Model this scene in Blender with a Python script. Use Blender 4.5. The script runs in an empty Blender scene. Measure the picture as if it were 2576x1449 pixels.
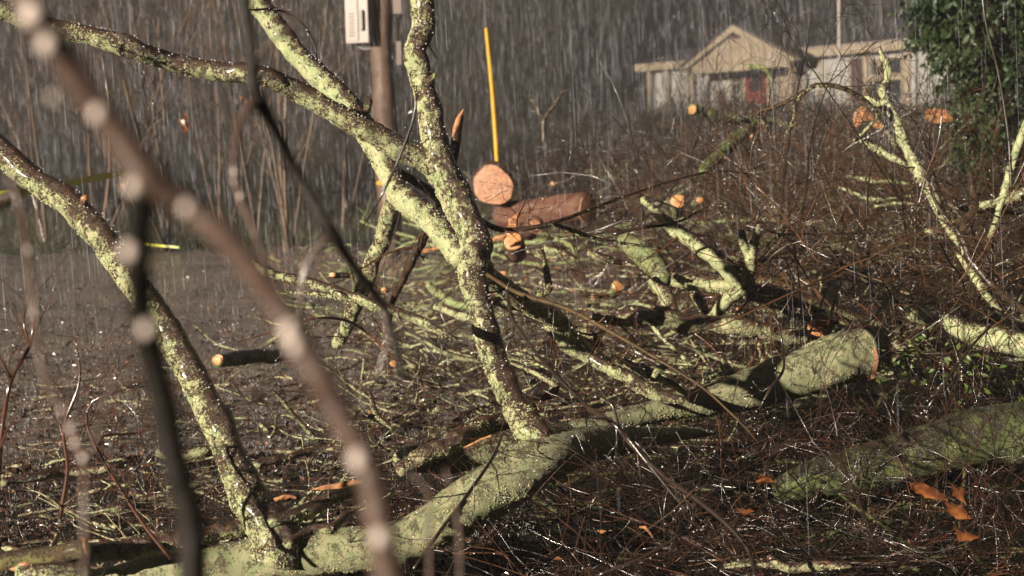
import bpy, math, random
import numpy as np
from mathutils import Vector, Matrix, Euler
R = math.radians
rng = np.random.default_rng(11)
random.seed(5)
scn = bpy.context.scene
col = scn.collection

# ------------------------------------------------------------------ camera
W_, H_ = 2576.0, 1449.0
CAM_Z, HORIZON, TANW = 1.7, 350.0, 0.6          # TANW = full sensor width / focal length
pitch = math.atan((H_/2-HORIZON)/W_*TANW)
cam_d = bpy.data.cameras.new('camera'); cam = bpy.data.objects.new('camera', cam_d); col.objects.link(cam)
cam_d.sensor_width = 36; cam_d.lens = 60; cam_d.clip_start = .05; cam_d.clip_end = 1000
cam.location = (0, 0, CAM_Z)
cam.rotation_euler = (Matrix.Rotation(R(90)-pitch, 3, 'X') @ Matrix.Rotation(R(-1.5), 3, 'Z')).to_euler()
cam_d.dof.use_dof = True; cam_d.dof.focus_distance = 7.2; cam_d.dof.aperture_fstop = 3.6
cam_d.dof.aperture_blades = 0
scn.camera = cam

# ------------------------------------------------------------------ light
SUN_AZ, SUN_EL = (-0.68, -0.73), 14.0                # direction towards the light
az = math.atan2(SUN_AZ[1], SUN_AZ[0])
to_sun = Vector((math.cos(az)*math.cos(R(SUN_EL)), math.sin(az)*math.cos(R(SUN_EL)), math.sin(R(SUN_EL))))
world = bpy.data.worlds.new('World'); scn.world = world; world.use_nodes = True
wn = world.node_tree.nodes; wl = world.node_tree.links
bg = wn.get('Background') or wn.new('ShaderNodeBackground')
sky = wn.new('ShaderNodeTexSky'); sky.sky_type = 'NISHITA'; sky.sun_disc = False
sky.sun_elevation = R(SUN_EL); sky.sun_rotation = R(90)-az
wl.new(sky.outputs[0], bg.inputs[0]); bg.inputs[1].default_value = 0.0014
sun_d = bpy.data.lights.new('sun', 'SUN'); sun = bpy.data.objects.new('sun', sun_d); col.objects.link(sun)
sun_d.energy = 5.0; sun_d.angle = R(0.5); sun_d.color = (1.0, 0.89, 0.72)
sun.location = (-10, -6, 8)
sun.rotation_euler = to_sun.to_track_quat('Z', 'Y').to_euler()
scn.view_settings.view_transform = 'Standard'; scn.view_settings.look = 'None'
scn.view_settings.exposure = 0.85; scn.view_settings.gamma = 1
scn.view_settings.use_curve_mapping = False
cy = scn.cycles
cy.max_bounces = 4; cy.diffuse_bounces = 2; cy.glossy_bounces = 2; cy.transmission_bounces = 2
cy.volume_bounces = 0; cy.transparent_max_bounces = 4; cy.caustics_reflective = False; cy.caustics_refractive = False
cy.sample_clamp_indirect = 3
cy.use_denoising = True

# ------------------------------------------------------------------ helpers
CM = cam.rotation_euler.to_matrix()
CX, CU, CF = (np.array(CM.col[0]), np.array(CM.col[1]), -np.array(CM.col[2]))
C0 = np.array((0, 0, CAM_Z))
KPX = TANW/W_
def P(x, y, d):
    return C0 + d*(CF + (x-W_/2)*KPX*CX + (H_/2-y)*KPX*CU)
def ray(x, y):
    return CF + (x-W_/2)*KPX*CX + (H_/2-y)*KPX*CU
def smooth(a, b, x):
    t = np.clip((x-a)/(b-a), 0, 1); return t*t*(3-2*t)
def _h(ix, iy, iz):
    n = (ix*374761393 + iy*668265263 + iz*2147483647//7) & 0xffffffff
    n = ((n ^ (n >> 13))*1274126177) & 0xffffffff
    return ((n ^ (n >> 16)) & 0xffff)/65535.0
def vnoise(p):
    i = np.floor(p).astype(np.int64); f = p-i; f = f*f*(3-2*f)
    r = 0
    for a in (0, 1):
        for b in (0, 1):
            for c in (0, 1):
                w = (f[..., 0] if a else 1-f[..., 0])*(f[..., 1] if b else 1-f[..., 1])*(f[..., 2] if c else 1-f[..., 2])
                r = r + w*_h(i[..., 0]+a, i[..., 1]+b, i[..., 2]+c)
    return r*2-1
def T(x, y):                                        # terrain height
    x = np.asarray(x, float); y = np.asarray(y, float)
    z = 2.45*smooth(27, 66, y)*smooth(-16, 9, x) + 32*smooth(98, 150, y)
    z = z + .5*smooth(27, 45, y)*smooth(-2, -20, x)
    q = np.stack([x*.23, y*.23, np.zeros_like(x)], -1)
    z = z + .22*vnoise(q)*smooth(26, 40, y)
    q = np.stack([x*1.3, y*1.3, np.ones_like(x)*3], -1)
    rd = road_mask(x, y)
    return z + .05*(vnoise(q)+.3)*(1-rd)
def road_edge(y): return -1.1 + .16*(y-5)
def road_mask(x, y): return smooth(1.2, -.4, x-road_edge(y))*smooth(33, 30, y)*smooth(8.2, 9.2, y)

def link(o, parent=None):
    col.objects.link(o)
    if parent is not None: o.parent = parent
    return o
def tag(o, label=None, cat=None, group=None, kind=None):
    if label: o['label'] = label
    if cat: o['category'] = cat
    if group: o['group'] = group
    if kind: o['kind'] = kind
    return o
def thing(name, label, cat, base=(0, 0, 0), group=None):
    o = bpy.data.objects.new(name, None); o.location = Vector([float(v) for v in base]); o.empty_display_size = .1
    link(o); return tag(o, label, cat, group)
def mk(name, V, F, mat, parent=None, base=None, smooth_=True, kind=None):
    """V (n,3); F = list of int arrays (m,3)/(m,4); base = world origin of the thing"""
    if isinstance(V, list): V = np.concatenate(V)
    V = np.asarray(V, np.float32)
    if base is None: base = np.array(parent.location) if parent is not None else np.zeros(3)
    V = V-np.asarray(base, np.float32)
    F = [np.asarray(f) for f in F if len(f)]
    me = bpy.data.meshes.new(name)
    me.vertices.add(len(V)); me.vertices.foreach_set('co', V.ravel())
    tot = np.concatenate([np.full(len(f), f.shape[1]) for f in F]); idx = np.concatenate([f.ravel() for f in F])
    st = np.concatenate([[0], np.cumsum(tot)[:-1]])
    me.loops.add(len(idx)); me.polygons.add(len(tot))
    me.polygons.foreach_set('loop_start', st.astype(np.int32)); me.polygons.foreach_set('loop_total', tot.astype(np.int32))
    me.loops.foreach_set('vertex_index', idx.astype(np.int32))
    me.update(calc_edges=True)
    me.polygons.foreach_set('use_smooth', np.full(len(tot), smooth_))
    me.materials.append(mat)
    o = bpy.data.objects.new(name, me)
    if parent is None: o.location = Vector([float(v) for v in base])
    link(o, parent)
    if kind: o['kind'] = kind
    return o
def norm(v): return v/np.maximum(np.linalg.norm(v, axis=-1, keepdims=True), 1e-9)
def tubes(pts, r, sides=3, cap=False):
    """pts (N,K,3), r (N,K) -> V, F quads"""
    N, K, _ = pts.shape
    t = np.empty_like(pts); t[:, 1:-1] = pts[:, 2:]-pts[:, :-2]; t[:, 0] = pts[:, 1]-pts[:, 0]; t[:, -1] = pts[:, -1]-pts[:, -2]
    t = norm(t)
    chord = norm(pts[:, -1]-pts[:, 0])
    ref = np.zeros((N, 3)); ref[np.arange(N), np.argmin(np.abs(chord), axis=1)] = 1
    n1 = norm(np.cross(t, ref[:, None, :])); n2 = np.cross(t, n1)
    a = np.arange(sides)*2*np.pi/sides
    V = pts[:, :, None, :] + r[:, :, None, None]*(np.cos(a)[None, None, :, None]*n1[:, :, None, :]+np.sin(a)[None, None, :, None]*n2[:, :, None, :])
    V = V.reshape(-1, 3)
    base = (np.arange(N)*K*sides)[:, None, None]; k = np.arange(K-1)[None, :, None]*sides; s = np.arange(sides)[None, None, :]; s1 = (s+1) % sides
    F = np.stack([base+k+s, base+k+s1, base+k+sides+s1, base+k+sides+s], -1).reshape(-1, 4)
    return V, F
class Geo:
    def __init__(s): s.V = []; s.F = []; s.n = 0
    def add(s, V, F):
        V = np.asarray(V, float)
        for f in (F if isinstance(F, list) else [F]):
            if len(f): s.F.append(np.asarray(f)+s.n)
        s.V.append(V); s.n += len(V); return s
    def tubes(s, pts, r, sides=3): return s.add(*tubes(pts, r, sides))
    def build(s, name, mat, parent=None, base=None, **k):
        f4 = [f for f in s.F if f.shape[1] == 4]; f3 = [f for f in s.F if f.shape[1] == 3]
        return mk(name, np.concatenate(s.V), ([np.concatenate(f4)] if f4 else [])+([np.concatenate(f3)] if f3 else []), mat, parent, base, **k)
    def box(s, c, h, M=None):
        c = np.array(c, float); h = np.array(h, float)
        v = np.array([[x, y, z] for z in (-1, 1) for y in (-1, 1) for x in (-1, 1)], float)*h
        if M is not None: v = v@np.array(M).T
        return s.add(v+c, np.array([[0, 2, 3, 1], [4, 5, 7, 6], [0, 1, 5, 4], [2, 6, 7, 3], [0, 4, 6, 2], [1, 3, 7, 5]]))
def catmull(pts, step):
    p = np.asarray(pts, float); q = np.vstack([2*p[0]-p[1], p, 2*p[-1]-p[-2]]); out = []
    for i in range(len(p)-1):
        L = np.linalg.norm(p[i+1, :3]-p[i, :3]); n = max(2, int(round(L/step)))
        t = (np.arange(n)/n)[:, None]; a, b, c, d = q[i], q[i+1], q[i+2], q[i+3]
        out.append(.5*((2*b)+(-a+c)*t+(2*a-5*b+4*c-d)*t*t+(-a+3*b-3*c+d)*t**3))
    out.append(p[-1:]); o = np.vstack(out); o[:, 3] = np.maximum(o[:, 3], .0008); return o
def trace(px, step=.03):
    """px rows (x, y, depth, width in px) -> resampled curve rows (x,y,z,r)"""
    return catmull([list(P(x, y, d))+[w*.54*KPX*d] for x, y, d, w in px], step)
def limb(name, c, mat, parent, sides=16, rough=.16, fine=.05, knob=.0, seed=0, crust=None, flat=(False, False)):
    if crust is None: crust = {"lichen_crust_bark": 14000, "lichen_patch_bark": 11000, "lichen_pale_bark": 12000, "lichen_speckled_bark": 9000, "smooth_grey_green_bark": 14000}.get(mat.name, 0)
    if c[:, 1].mean() > 12: crust = 0
    """one bark covered limb along curve c (rows x,y,z,r) as ONE mesh with lumps, closed ends"""
    st_ = np.linalg.norm(np.diff(c[:, :3], axis=0), axis=1).mean(); fq = min(.35, st_/(c[:, 3].mean()*3))
    jit = np.stack([vnoise(np.stack([np.arange(len(c))*fq, np.full(len(c), k*7.3+seed), np.zeros(len(c))], -1)) for k in range(3)], -1)
    pts = c[:, :3]+jit*c[:, 3:4]*.22
    V, F = tubes(pts[None], c[None, :, 3], sides)
    V = V.reshape(len(c), sides, 3); ctr = pts[:, None, :]
    rr = c[:, 3][:, None]
    n = (V-ctr)
    s = 1/np.maximum(rr.mean(), .004)
    m = 1+rough*vnoise(V*s*.55+seed)+rough*.6*vnoise(V*s*1.7+seed+9)+fine*vnoise(V*s*5+3)+knob*np.maximum(0, vnoise(V*s*.8+seed+31)-.35)*2
    if s < 80: m = m+.35*fine*vnoise(V*110)*np.minimum(1, .012/rr)*6
    V = ctr+n*m[..., None]
    V = V.reshape(-1, 3)
    a, b = len(V), len(V)+1
    V = np.vstack([V, pts[0]-norm(pts[1]-pts[0])*c[0, 3]*(.0 if flat[0] else .15), pts[-1]+norm(pts[-1]-pts[-2])*c[-1, 3]*(.0 if flat[1] else .4)])
    i = np.arange(sides); j = (i+1) % sides; L = (len(c)-1)*sides
    caps = np.concatenate([np.stack([j, i, np.full(sides, a)], -1), np.stack([L+i, L+j, np.full(sides, b)], -1)])
    o = mk(name, V, [F, caps], mat, parent)
    if crust:
        Lc = np.linalg.norm(np.diff(c[:, :3], axis=0), axis=1); area = float((2*np.pi*c[1:, 3]*Lc).sum()); k = int(area*crust)
        w = Lc*c[1:, 3]; i = rng.choice(len(Lc), k, p=w/w.sum()); j = rng.integers(0, sides, k)
        a_ = V[i*sides+j]; b_ = V[(i+1)*sides+j]; c_ = V[i*sides+(j+1) % sides]; d_ = V[(i+1)*sides+(j+1) % sides]
        u = rng.random((k, 1)); v = rng.random((k, 1)); p = (a_*(1-u)+b_*u)*(1-v)+(c_*(1-u)+d_*u)*v
        nn_ = norm(p-pts[i]); msk = vnoise(p*12+seed)+.6*vnoise(p*42+seed)+rng.normal(0, .15, k)-1.0*np.clip(nn_@np.array([.62, .1, .78]), 0, 1) > -.02+(.1 if 'smooth' in mat.name else 0)  # flakes thinned on upper-right faces: growth side, and bare bark painting their shade
        p = p[msk]; k = len(p)
        oc = np.array([[1, 0, 0], [-1, 0, 0], [0, 1, 0], [0, -1, 0], [0, 0, 1], [0, 0, -1]], float)
        of = np.array([[0, 2, 4], [2, 1, 4], [1, 3, 4], [3, 0, 4], [2, 0, 5], [1, 2, 5], [3, 1, 5], [0, 3, 5]])
        VV = p[:, None, :]+oc[None]*(rng.uniform(.5, 1.5, (k, 6, 1))*rng.uniform(.0014, .0042, (k, 1, 1)))
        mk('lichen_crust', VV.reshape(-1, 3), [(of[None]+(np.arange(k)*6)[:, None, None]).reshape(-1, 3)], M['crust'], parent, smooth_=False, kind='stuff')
    return o
def grow(P0, D, L, Rr, K=6, wob=.22, droop=0., tip=.3, ground=True):
    N = len(P0); L = np.broadcast_to(L, N); Rr = np.broadcast_to(Rr, N)
    pts = np.empty((N, K, 3)); pts[:, 0] = P0; d = norm(np.array(D, float))
    for k in range(1, K):
        d = d+rng.normal(0, wob, (N, 3)); d[:, 2] -= droop; d = norm(d)
        pts[:, k] = pts[:, k-1]+d*(L/(K-1))[:, None]
    if ground:
        z = T(pts[..., 0], pts[..., 1])+.004; pts[..., 2] = np.maximum(pts[..., 2], z)
    r = Rr[:, None]*(1-(1-tip)*np.linspace(0, 1, K)[None])
    return pts, r
def spawn(pts, r, m, ang=(.45, 1.15), lr=(.3, .6), tr=(.15, 1), K=5, wob=.22, droop=0., lmin=0, rs=.6, bias=None, ground=True):
    N, Kp, _ = pts.shape; n = int(N*m)
    if n <= 0: return np.empty((0, K, 3)), np.empty((0, K))
    i = rng.integers(0, N, n); t = rng.uniform(tr[0], tr[1], n)*(Kp-1); k = np.minimum(t.astype(int), Kp-2); f = (t-k)[:, None]
    a = pts[i, k]; b = pts[i, k+1]; tg = norm(b-a); p0 = a*(1-f)+b*f
    perp = norm(np.cross(tg, rng.normal(0, 1, (n, 3)))); an = rng.uniform(ang[0], ang[1], n)[:, None]
    d = tg*np.cos(an)+perp*np.sin(an)
    if bias is not None: d = d+np.array(bias)
    Lp = np.linalg.norm(np.diff(pts[i], axis=1), axis=-1).sum(1)
    return grow(p0, d, np.maximum(Lp*rng.uniform(lr[0], lr[1], n), lmin), r[i, k]*rs, K, wob, droop, ground=ground)
def ico():
    t = (1+5**.5)/2
    v = np.array([[-1, t, 0], [1, t, 0], [-1, -t, 0], [1, -t, 0], [0, -1, t], [0, 1, t], [0, -1, -t], [0, 1, -t], [t, 0, -1], [t, 0, 1], [-t, 0, -1], [-t, 0, 1]], float)
    f = np.array([[0, 11, 5], [0, 5, 1], [0, 1, 7], [0, 7, 10], [0, 10, 11], [1, 5, 9], [5, 11, 4], [11, 10, 2], [10, 7, 6], [7, 1, 8], [3, 9, 4], [3, 4, 2], [3, 2, 6], [3, 6, 8], [3, 8, 9], [4, 9, 5], [2, 4, 11], [6, 2, 10], [8, 6, 7], [9, 8, 1]])
    return norm(v), f
ICO = ico()
def blobs(centers, rad, squash=(1, 1, 1)):
    V, F = ICO; n = len(centers)
    VV = centers[:, None, :]+V[None]*np.asarray(squash)*np.broadcast_to(rad, n)[:, None, None]
    FF = F[None]+(np.arange(n)*12)[:, None, None]
    return VV.reshape(-1, 3), FF.reshape(-1, 3)

# ------------------------------------------------------------------ materials
def mat(name, colr, rough=.5, spec=.5, coat=0., bump=0., bscale=60, var=.0, vscale=8, col2=None):
    m = bpy.data.materials.new(name); m.use_nodes = True; n = m.node_tree.nodes; l = m.node_tree.links
    b = n['Principled BSDF']; b.inputs['Base Color'].default_value = (*colr, 1); b.inputs['Roughness'].default_value = rough
    b.inputs['Specular IOR Level'].default_value = spec; b.inputs['Coat Weight'].default_value = coat; b.inputs['Coat Roughness'].default_value = .12
    tc = n.new('ShaderNodeTexCoord')
    if col2 is not None or var:
        tx = n.new('ShaderNodeTexNoise'); tx.inputs['Scale'].default_value = vscale; tx.inputs['Detail'].default_value = 5; l.new(tc.outputs['Object'], tx.inputs['Vector'])
        rp = n.new('ShaderNodeValToRGB'); rp.color_ramp.elements[0].position = .38; rp.color_ramp.elements[1].position = .62
        c2 = col2 or tuple(c*(1-var) for c in colr)
        rp.color_ramp.elements[0].color = (*colr, 1); rp.color_ramp.elements[1].color = (*c2, 1)
        l.new(tx.outputs[0], rp.inputs[0]); l.new(rp.outputs[0], b.inputs['Base Color'])
    if bump:
        t2 = n.new('ShaderNodeTexNoise'); t2.inputs['Scale'].default_value = bscale; t2.inputs['Detail'].default_value = 4; l.new(tc.outputs['Object'], t2.inputs['Vector'])
        bp = n.new('ShaderNodeBump'); bp.inputs['Strength'].default_value = bump; bp.inputs['Distance'].default_value = .01
        l.new(t2.outputs[0], bp.inputs['Height']); l.new(bp.outputs[0], b.inputs['Normal'])
    return m
def bark(name, cover=.5, lich=(.60, .57, .33), base=(.035, .02, .013), base2=(.085, .042, .024), s=1.0, wet=.7, side=.11):
    """wet bark under a broken crust of pale lichen; cover = share of lichen"""
    m = bpy.data.materials.new(name); m.use_nodes = True; n = m.node_tree.nodes; l = m.node_tree.links; b = n['Principled BSDF']
    tc = n.new('ShaderNodeTexCoord')
    def noise(scale, det=5, rough=.6):
        t = n.new('ShaderNodeTexNoise'); t.inputs['Scale'].default_value = scale*s; t.inputs['Detail'].default_value = det; t.inputs['Roughness'].default_value = rough
        l.new(tc.outputs['Object'], t.inputs['Vector']); return t.outputs[0]
    def math_(op, a, c):
        x = n.new('ShaderNodeMath'); x.operation = op
        for i, v in enumerate((a, c)):
            if isinstance(v, (int, float)): x.inputs[i].default_value = v
            else: l.new(v, x.inputs[i])
        return x.outputs[0]
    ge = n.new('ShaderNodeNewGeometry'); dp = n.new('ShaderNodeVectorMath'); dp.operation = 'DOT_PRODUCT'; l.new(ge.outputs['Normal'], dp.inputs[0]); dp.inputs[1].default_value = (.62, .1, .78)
    sg = n.new('ShaderNodeMapRange'); sg.inputs['From Min'].default_value = -.05; sg.inputs['From Max'].default_value = .85; sg.inputs['To Max'].default_value = side; l.new(dp.outputs['Value'], sg.inputs['Value'])  # less lichen up and right: one-sided growth, also shade put into the colour
    big = noise(17, 3); mid = noise(75, 4, .75); fin = noise(260, 3, .7)
    h = math_('ADD', math_('ADD', math_('MULTIPLY', big, .34), math_('MULTIPLY', mid, .40)), math_('MULTIPLY', fin, .26))
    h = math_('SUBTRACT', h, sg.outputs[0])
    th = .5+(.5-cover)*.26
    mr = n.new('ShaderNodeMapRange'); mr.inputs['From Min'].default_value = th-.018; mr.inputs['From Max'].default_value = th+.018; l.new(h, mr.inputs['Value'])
    def mix(f, a, c):
        x = n.new('ShaderNodeMix'); x.data_type = 'RGBA'; l.new(f, x.inputs[0])
        for i, v in ((6, a), (7, c)):
            if isinstance(v, tuple): x.inputs[i].default_value = (*v, 1)
            else: l.new(v, x.inputs[i])
        return x.outputs[2]
    st = n.new('ShaderNodeMapRange'); st.inputs['From Min'].default_value = .38; st.inputs['From Max'].default_value = .62; l.new(noise(30, 5), st.inputs['Value'])
    st2 = n.new('ShaderNodeMapRange'); st2.inputs['From Min'].default_value = .35; st2.inputs['From Max'].default_value = .65; l.new(noise(19, 4), st2.inputs['Value'])
    lg = tuple(c*k for c, k in zip(lich, (.62, .80, .66)))
    lc = mix(st2.outputs[0], lich, lg); bc = mix(st.outputs[0], base, base2)
    dk = n.new('ShaderNodeMapRange'); dk.inputs['From Min'].default_value = .3; dk.inputs['From Max'].default_value = .55; dk.inputs['To Min'].default_value = .55; l.new(fin, dk.inputs['Value'])
    lm = n.new('ShaderNodeVectorMath'); lm.operation = 'SCALE'; l.new(lc, lm.inputs[0]); l.new(dk.outputs[0], lm.inputs['Scale'])
    l.new(mix(mr.outputs[0], bc, lm.outputs[0]), b.inputs['Base Color'])
    ro = n.new('ShaderNodeMapRange'); ro.inputs['To Min'].default_value = .2; ro.inputs['To Max'].default_value = .72; l.new(mr.outputs[0], ro.inputs['Value']); l.new(ro.outputs[0], b.inputs['Roughness'])
    cw = math_('MULTIPLY', math_('SUBTRACT', 1.0, mr.outputs[0]), wet*.7); l.new(cw, b.inputs['Coat Weight']); b.inputs['Coat Roughness'].default_value = .16
    b.inputs['Specular IOR Level'].default_value = .6
    hh = math_('ADD', math_('MULTIPLY', mr.outputs[0], .5), math_('ADD', math_('MULTIPLY', fin, 1.0), math_('MULTIPLY', mid, .5)))
    bp = n.new('ShaderNodeBump'); bp.inputs['Strength'].default_value = .9; bp.inputs['Distance'].default_value = .006; l.new(hh, bp.inputs['Height']); l.new(bp.outputs[0], b.inputs['Normal'])
    return m
M = {}
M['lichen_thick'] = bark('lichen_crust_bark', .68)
M['crust'] = mat('lichen_flakes', (.66, .62, .37), .6, .5, .15, 0, col2=(.38, .40, .20), vscale=30)
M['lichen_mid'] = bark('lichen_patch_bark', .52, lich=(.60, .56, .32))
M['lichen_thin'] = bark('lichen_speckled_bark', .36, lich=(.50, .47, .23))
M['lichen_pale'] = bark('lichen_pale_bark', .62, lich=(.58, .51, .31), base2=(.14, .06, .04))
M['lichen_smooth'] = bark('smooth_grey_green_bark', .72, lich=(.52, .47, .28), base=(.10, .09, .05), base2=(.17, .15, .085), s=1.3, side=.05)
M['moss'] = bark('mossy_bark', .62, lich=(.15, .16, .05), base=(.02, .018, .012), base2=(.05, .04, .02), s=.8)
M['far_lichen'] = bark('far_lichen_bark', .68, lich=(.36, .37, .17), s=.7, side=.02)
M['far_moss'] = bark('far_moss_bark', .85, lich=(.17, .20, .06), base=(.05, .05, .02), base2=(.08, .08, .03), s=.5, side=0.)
M['dark_bark'] = mat('wet_dark_bark', (.03, .018, .012), .25, .6, .5, .5, 90, col2=(.07, .045, .03), vscale=20)
M['brown_bark'] = mat('brown_twig_bark', (.11, .068, .054), .4, .5, .4, .4, 60, col2=(.075, .045, .035), vscale=25)
M['black_bark'] = mat('dull_black_bark', (.016, .012, .010), .6, .3, .0, .5, 60)
M['ochre_log'] = bark('ochre_moss_bark', .6, lich=(.27, .21, .08), base=(.05, .03, .015), base2=(.10, .06, .03))
M['twig'] = mat('wet_twig', (.05, .022, .013), .2, .8, .7, 0, col2=(.12, .045, .025), vscale=14)
M['twig_rust'] = mat('rust_brown_twig', (.12, .058, .026), .3, .6, .3, 0, col2=(.03, .018, .012), vscale=3)
M['twig_red'] = mat('wet_red_twig', (.085, .032, .017), .27, .6, .35, 0, col2=(.03, .014, .009), vscale=6)
M['twig_dark'] = mat('wet_black_twig', (.018, .013, .010), .24, .7, .45, 0, col2=(.04, .024, .016), vscale=9)
M['twig_ochre'] = mat('ochre_stick', (.09, .055, .02), .6, .3, .0, .3, 60, col2=(.05, .03, .015), vscale=16)
M['sapling'] = mat('sapling_bark', (.13, .08, .048), .5, .4, .2, .2, 20, col2=(.055, .04, .03), vscale=2)
M['far_twig'] = mat('far_twig', (.048, .040, .029), .6, .3, 0, 0, col2=(.022, .022, .014), vscale=.7)
M['leaf_litter'] = mat('wet_leaf_litter', (.085, .045, .028), .25, .6, .4, 0, col2=(.03, .020, .014), vscale=3.5)
M['brown_leaf'] = mat('dead_orange_leaf', (.32, .12, .04), .3, .6, .5, .5, 50, col2=(.13, .04, .015), vscale=26)
M['chips'] = mat('fresh_wood_chip', (.52, .25, .11), .45, .4, 0, .3, 60, col2=(.26, .11, .05), vscale=26)
M['green_leaf'] = mat('evergreen_leaf', (.012, .030, .009), .5, .4, .0, 0, col2=(.034, .052, .016), vscale=1.6)
M['fern'] = mat('green_shoot', (.06, .11, .02), .4, .5, .2, 0, col2=(.10, .12, .03), vscale=5)
M['grass'] = mat('wet_grass', (.035, .042, .016), .4, .5, 0, 0, col2=(.07, .055, .028), vscale=.8)
M['drop'] = mat('raindrop_water', (.80, .78, .80), .06, 1.0, 1.)
M['big_drop'] = mat('raindrop_water_large', (.80, .67, .61), .12, 1.0, 1.)
M['rain'] = mat('rain_streak', (.68, .68, .80), .3, .5)
M['cable'] = mat('grey_cable', (.22, .21, .2), .5)
M['tape'] = mat('yellow_green_tape', (.60, .62, .04), .4)
M['yellow_guard'] = mat('yellow_plastic_guard', (.78, .42, .03), .4, .5, .2, .1, 20, var=.2, vscale=4)
M['pole_wood'] = mat('pole_wood', (.15, .095, .07), .6, .3, .1, .6, 14, col2=(.09, .058, .043), vscale=3)
M['beige_metal'] = mat('beige_cabinet_paint', (.26, .205, .18), .4, .5, .2, 0, var=.15, vscale=3)
M['dark_slot'] = mat('dark_slot', (.12, .10, .09), .6)
M['white_metal'] = mat('white_painted_pole', (.34, .30, .28), .4)
M['siding'] = mat('grey_white_siding', (.30, .29, .275), .6, var=.15, vscale=.8)
M['trim'] = mat('cream_trim', (.28, .225, .16), .55, var=.12, vscale=1.2)
M['gable_siding'] = mat('cream_gable_siding', (.27, .21, .15), .6, var=.15, vscale=.9)
M['red_door'] = mat('red_door_paint', (.14, .018, .016), .4, .5, .3)
M['shutter'] = mat('brown_shutter_paint', (.05, .026, .022), .6)
M['glass'] = mat('dark_window_glass', (.02, .022, .024), .1, .8, .3)
M['roof'] = mat('dark_roof_shingle', (.035, .032, .03), .8, .2, 0, .4, 6)
M['sawn_side'] = mat('peeled_red_log', (.16, .092, .065), .85, .15, 0, .7, 26, col2=(.11, .045, .03), vscale=9)
m_ = M['sawn_side']; n_ = m_.node_tree.nodes; mp = n_.new('ShaderNodeMapping'); mp.inputs['Scale'].default_value = (.12, 1, 2.2)
tc_ = [x for x in n_ if x.type == 'TEX_COORD'][0]; m_.node_tree.links.new(tc_.outputs['Object'], mp.inputs['Vector'])
for x in n_:
    if x.type == 'TEX_NOISE': m_.node_tree.links.new(mp.outputs[0], x.inputs['Vector'])
def cutwood(name, c1, c2, rs=260.):
    m = bpy.data.materials.new(name); m.use_nodes = True; n = m.node_tree.nodes; l = m.node_tree.links; b = n['Principled BSDF']
    tc = n.new('ShaderNodeTexCoord'); le = n.new('ShaderNodeVectorMath'); le.operation = 'LENGTH'
    nz = n.new('ShaderNodeTexNoise'); nz.inputs['Scale'].default_value = 14; l.new(tc.outputs['Object'], nz.inputs['Vector'])
    l.new(tc.outputs['Object'], le.inputs[0])
    ad = n.new('ShaderNodeMath'); ad.operation = 'MULTIPLY_ADD'; l.new(nz.outputs[0], ad.inputs[0]); ad.inputs[1].default_value = .05; l.new(le.outputs['Value'], ad.inputs[2])
    mu = n.new('ShaderNodeMath'); mu.operation = 'MULTIPLY'; l.new(ad.outputs[0], mu.inputs[0]); mu.inputs[1].default_value = rs
    si = n.new('ShaderNodeMath'); si.operation = 'SINE'; l.new(mu.outputs[0], si.inputs[0])
    n2 = n.new('ShaderNodeTexNoise'); n2.inputs['Scale'].default_value = 22; n2.inputs['Detail'].default_value = 5; l.new(tc.outputs['Object'], n2.inputs['Vector'])
    a2 = n.new('ShaderNodeMath'); a2.operation = 'MULTIPLY_ADD'; l.new(si.outputs[0], a2.inputs[0]); a2.inputs[1].default_value = .07; l.new(n2.outputs[0], a2.inputs[2])
    rp = n.new('ShaderNodeValToRGB'); rp.color_ramp.elements[0].position = .3; rp.color_ramp.elements[1].position = .75
    rp.color_ramp.elements[0].color = (*c1, 1); rp.color_ramp.elements[1].color = (*c2, 1); l.new(a2.outputs[0], rp.inputs[0]); l.new(rp.outputs[0], b.inputs['Base Color'])
    b.inputs['Roughness'].default_value = .4; return m
M['cut'] = cutwood('fresh_cut_wood', (.66, .33, .135), (.38, .16, .06))
M['cut_red'] = cutwood('reddish_cut_wood', (.50, .27, .16), (.27, .11, .06), 150)
M['cut_dull'] = cutwood('dull_cut_wood', (.38, .18, .05), (.22, .09, .03))

def ground_mat(name, c1, c2, c3, rough=.35, sc=3., bump=.5, bs=40, spec=.5):
    m = bpy.data.materials.new(name); m.use_nodes = True; n = m.node_tree.nodes; l = m.node_tree.links; b = n['Principled BSDF']
    tc = n.new('ShaderNodeTexCoord')
    def noise(s, d=6):
        t = n.new('ShaderNodeTexNoise'); t.inputs['Scale'].default_value = s; t.inputs['Detail'].default_value = d; t.inputs['Roughness'].default_value = .65; l.new(tc.outputs['Object'], t.inputs['Vector']); return t.outputs[0]
    a = noise(sc); r = n.new('ShaderNodeValToRGB'); e = r.color_ramp.elements; e[0].position = .36; e[1].position = .64; e[0].color = (*c1, 1); e[1].color = (*c3, 1)
    x = e.new(.5); x.color = (*c2, 1); l.new(a, r.inputs[0])
    f = noise(sc*16, 3); mx = n.new('ShaderNodeMix'); mx.data_type = 'RGBA'; mx.blend_type = 'MULTIPLY'; mx.inputs[0].default_value = .8; l.new(r.outputs[0], mx.inputs[6])
    r2 = n.new('ShaderNodeMapRange'); r2.inputs['From Min'].default_value = .3; r2.inputs['From Max'].default_value = .65; r2.inputs['To Min'].default_value = .35; r2.inputs['To Max'].default_value = 1.25; l.new(f, r2.inputs['Value']); l.new(r2.outputs[0], mx.inputs[7])
    l.new(mx.outputs[2], b.inputs['Base Color']); b.inputs['Roughness'].default_value = rough; b.inputs['Specular IOR Level'].default_value = spec
    bp = n.new('ShaderNodeBump'); bp.inputs['Strength'].default_value = bump; bp.inputs['Distance'].default_value = .02; l.new(noise(bs, 5), bp.inputs['Height']); l.new(bp.outputs[0], b.inputs['Normal'])
    return m
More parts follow.
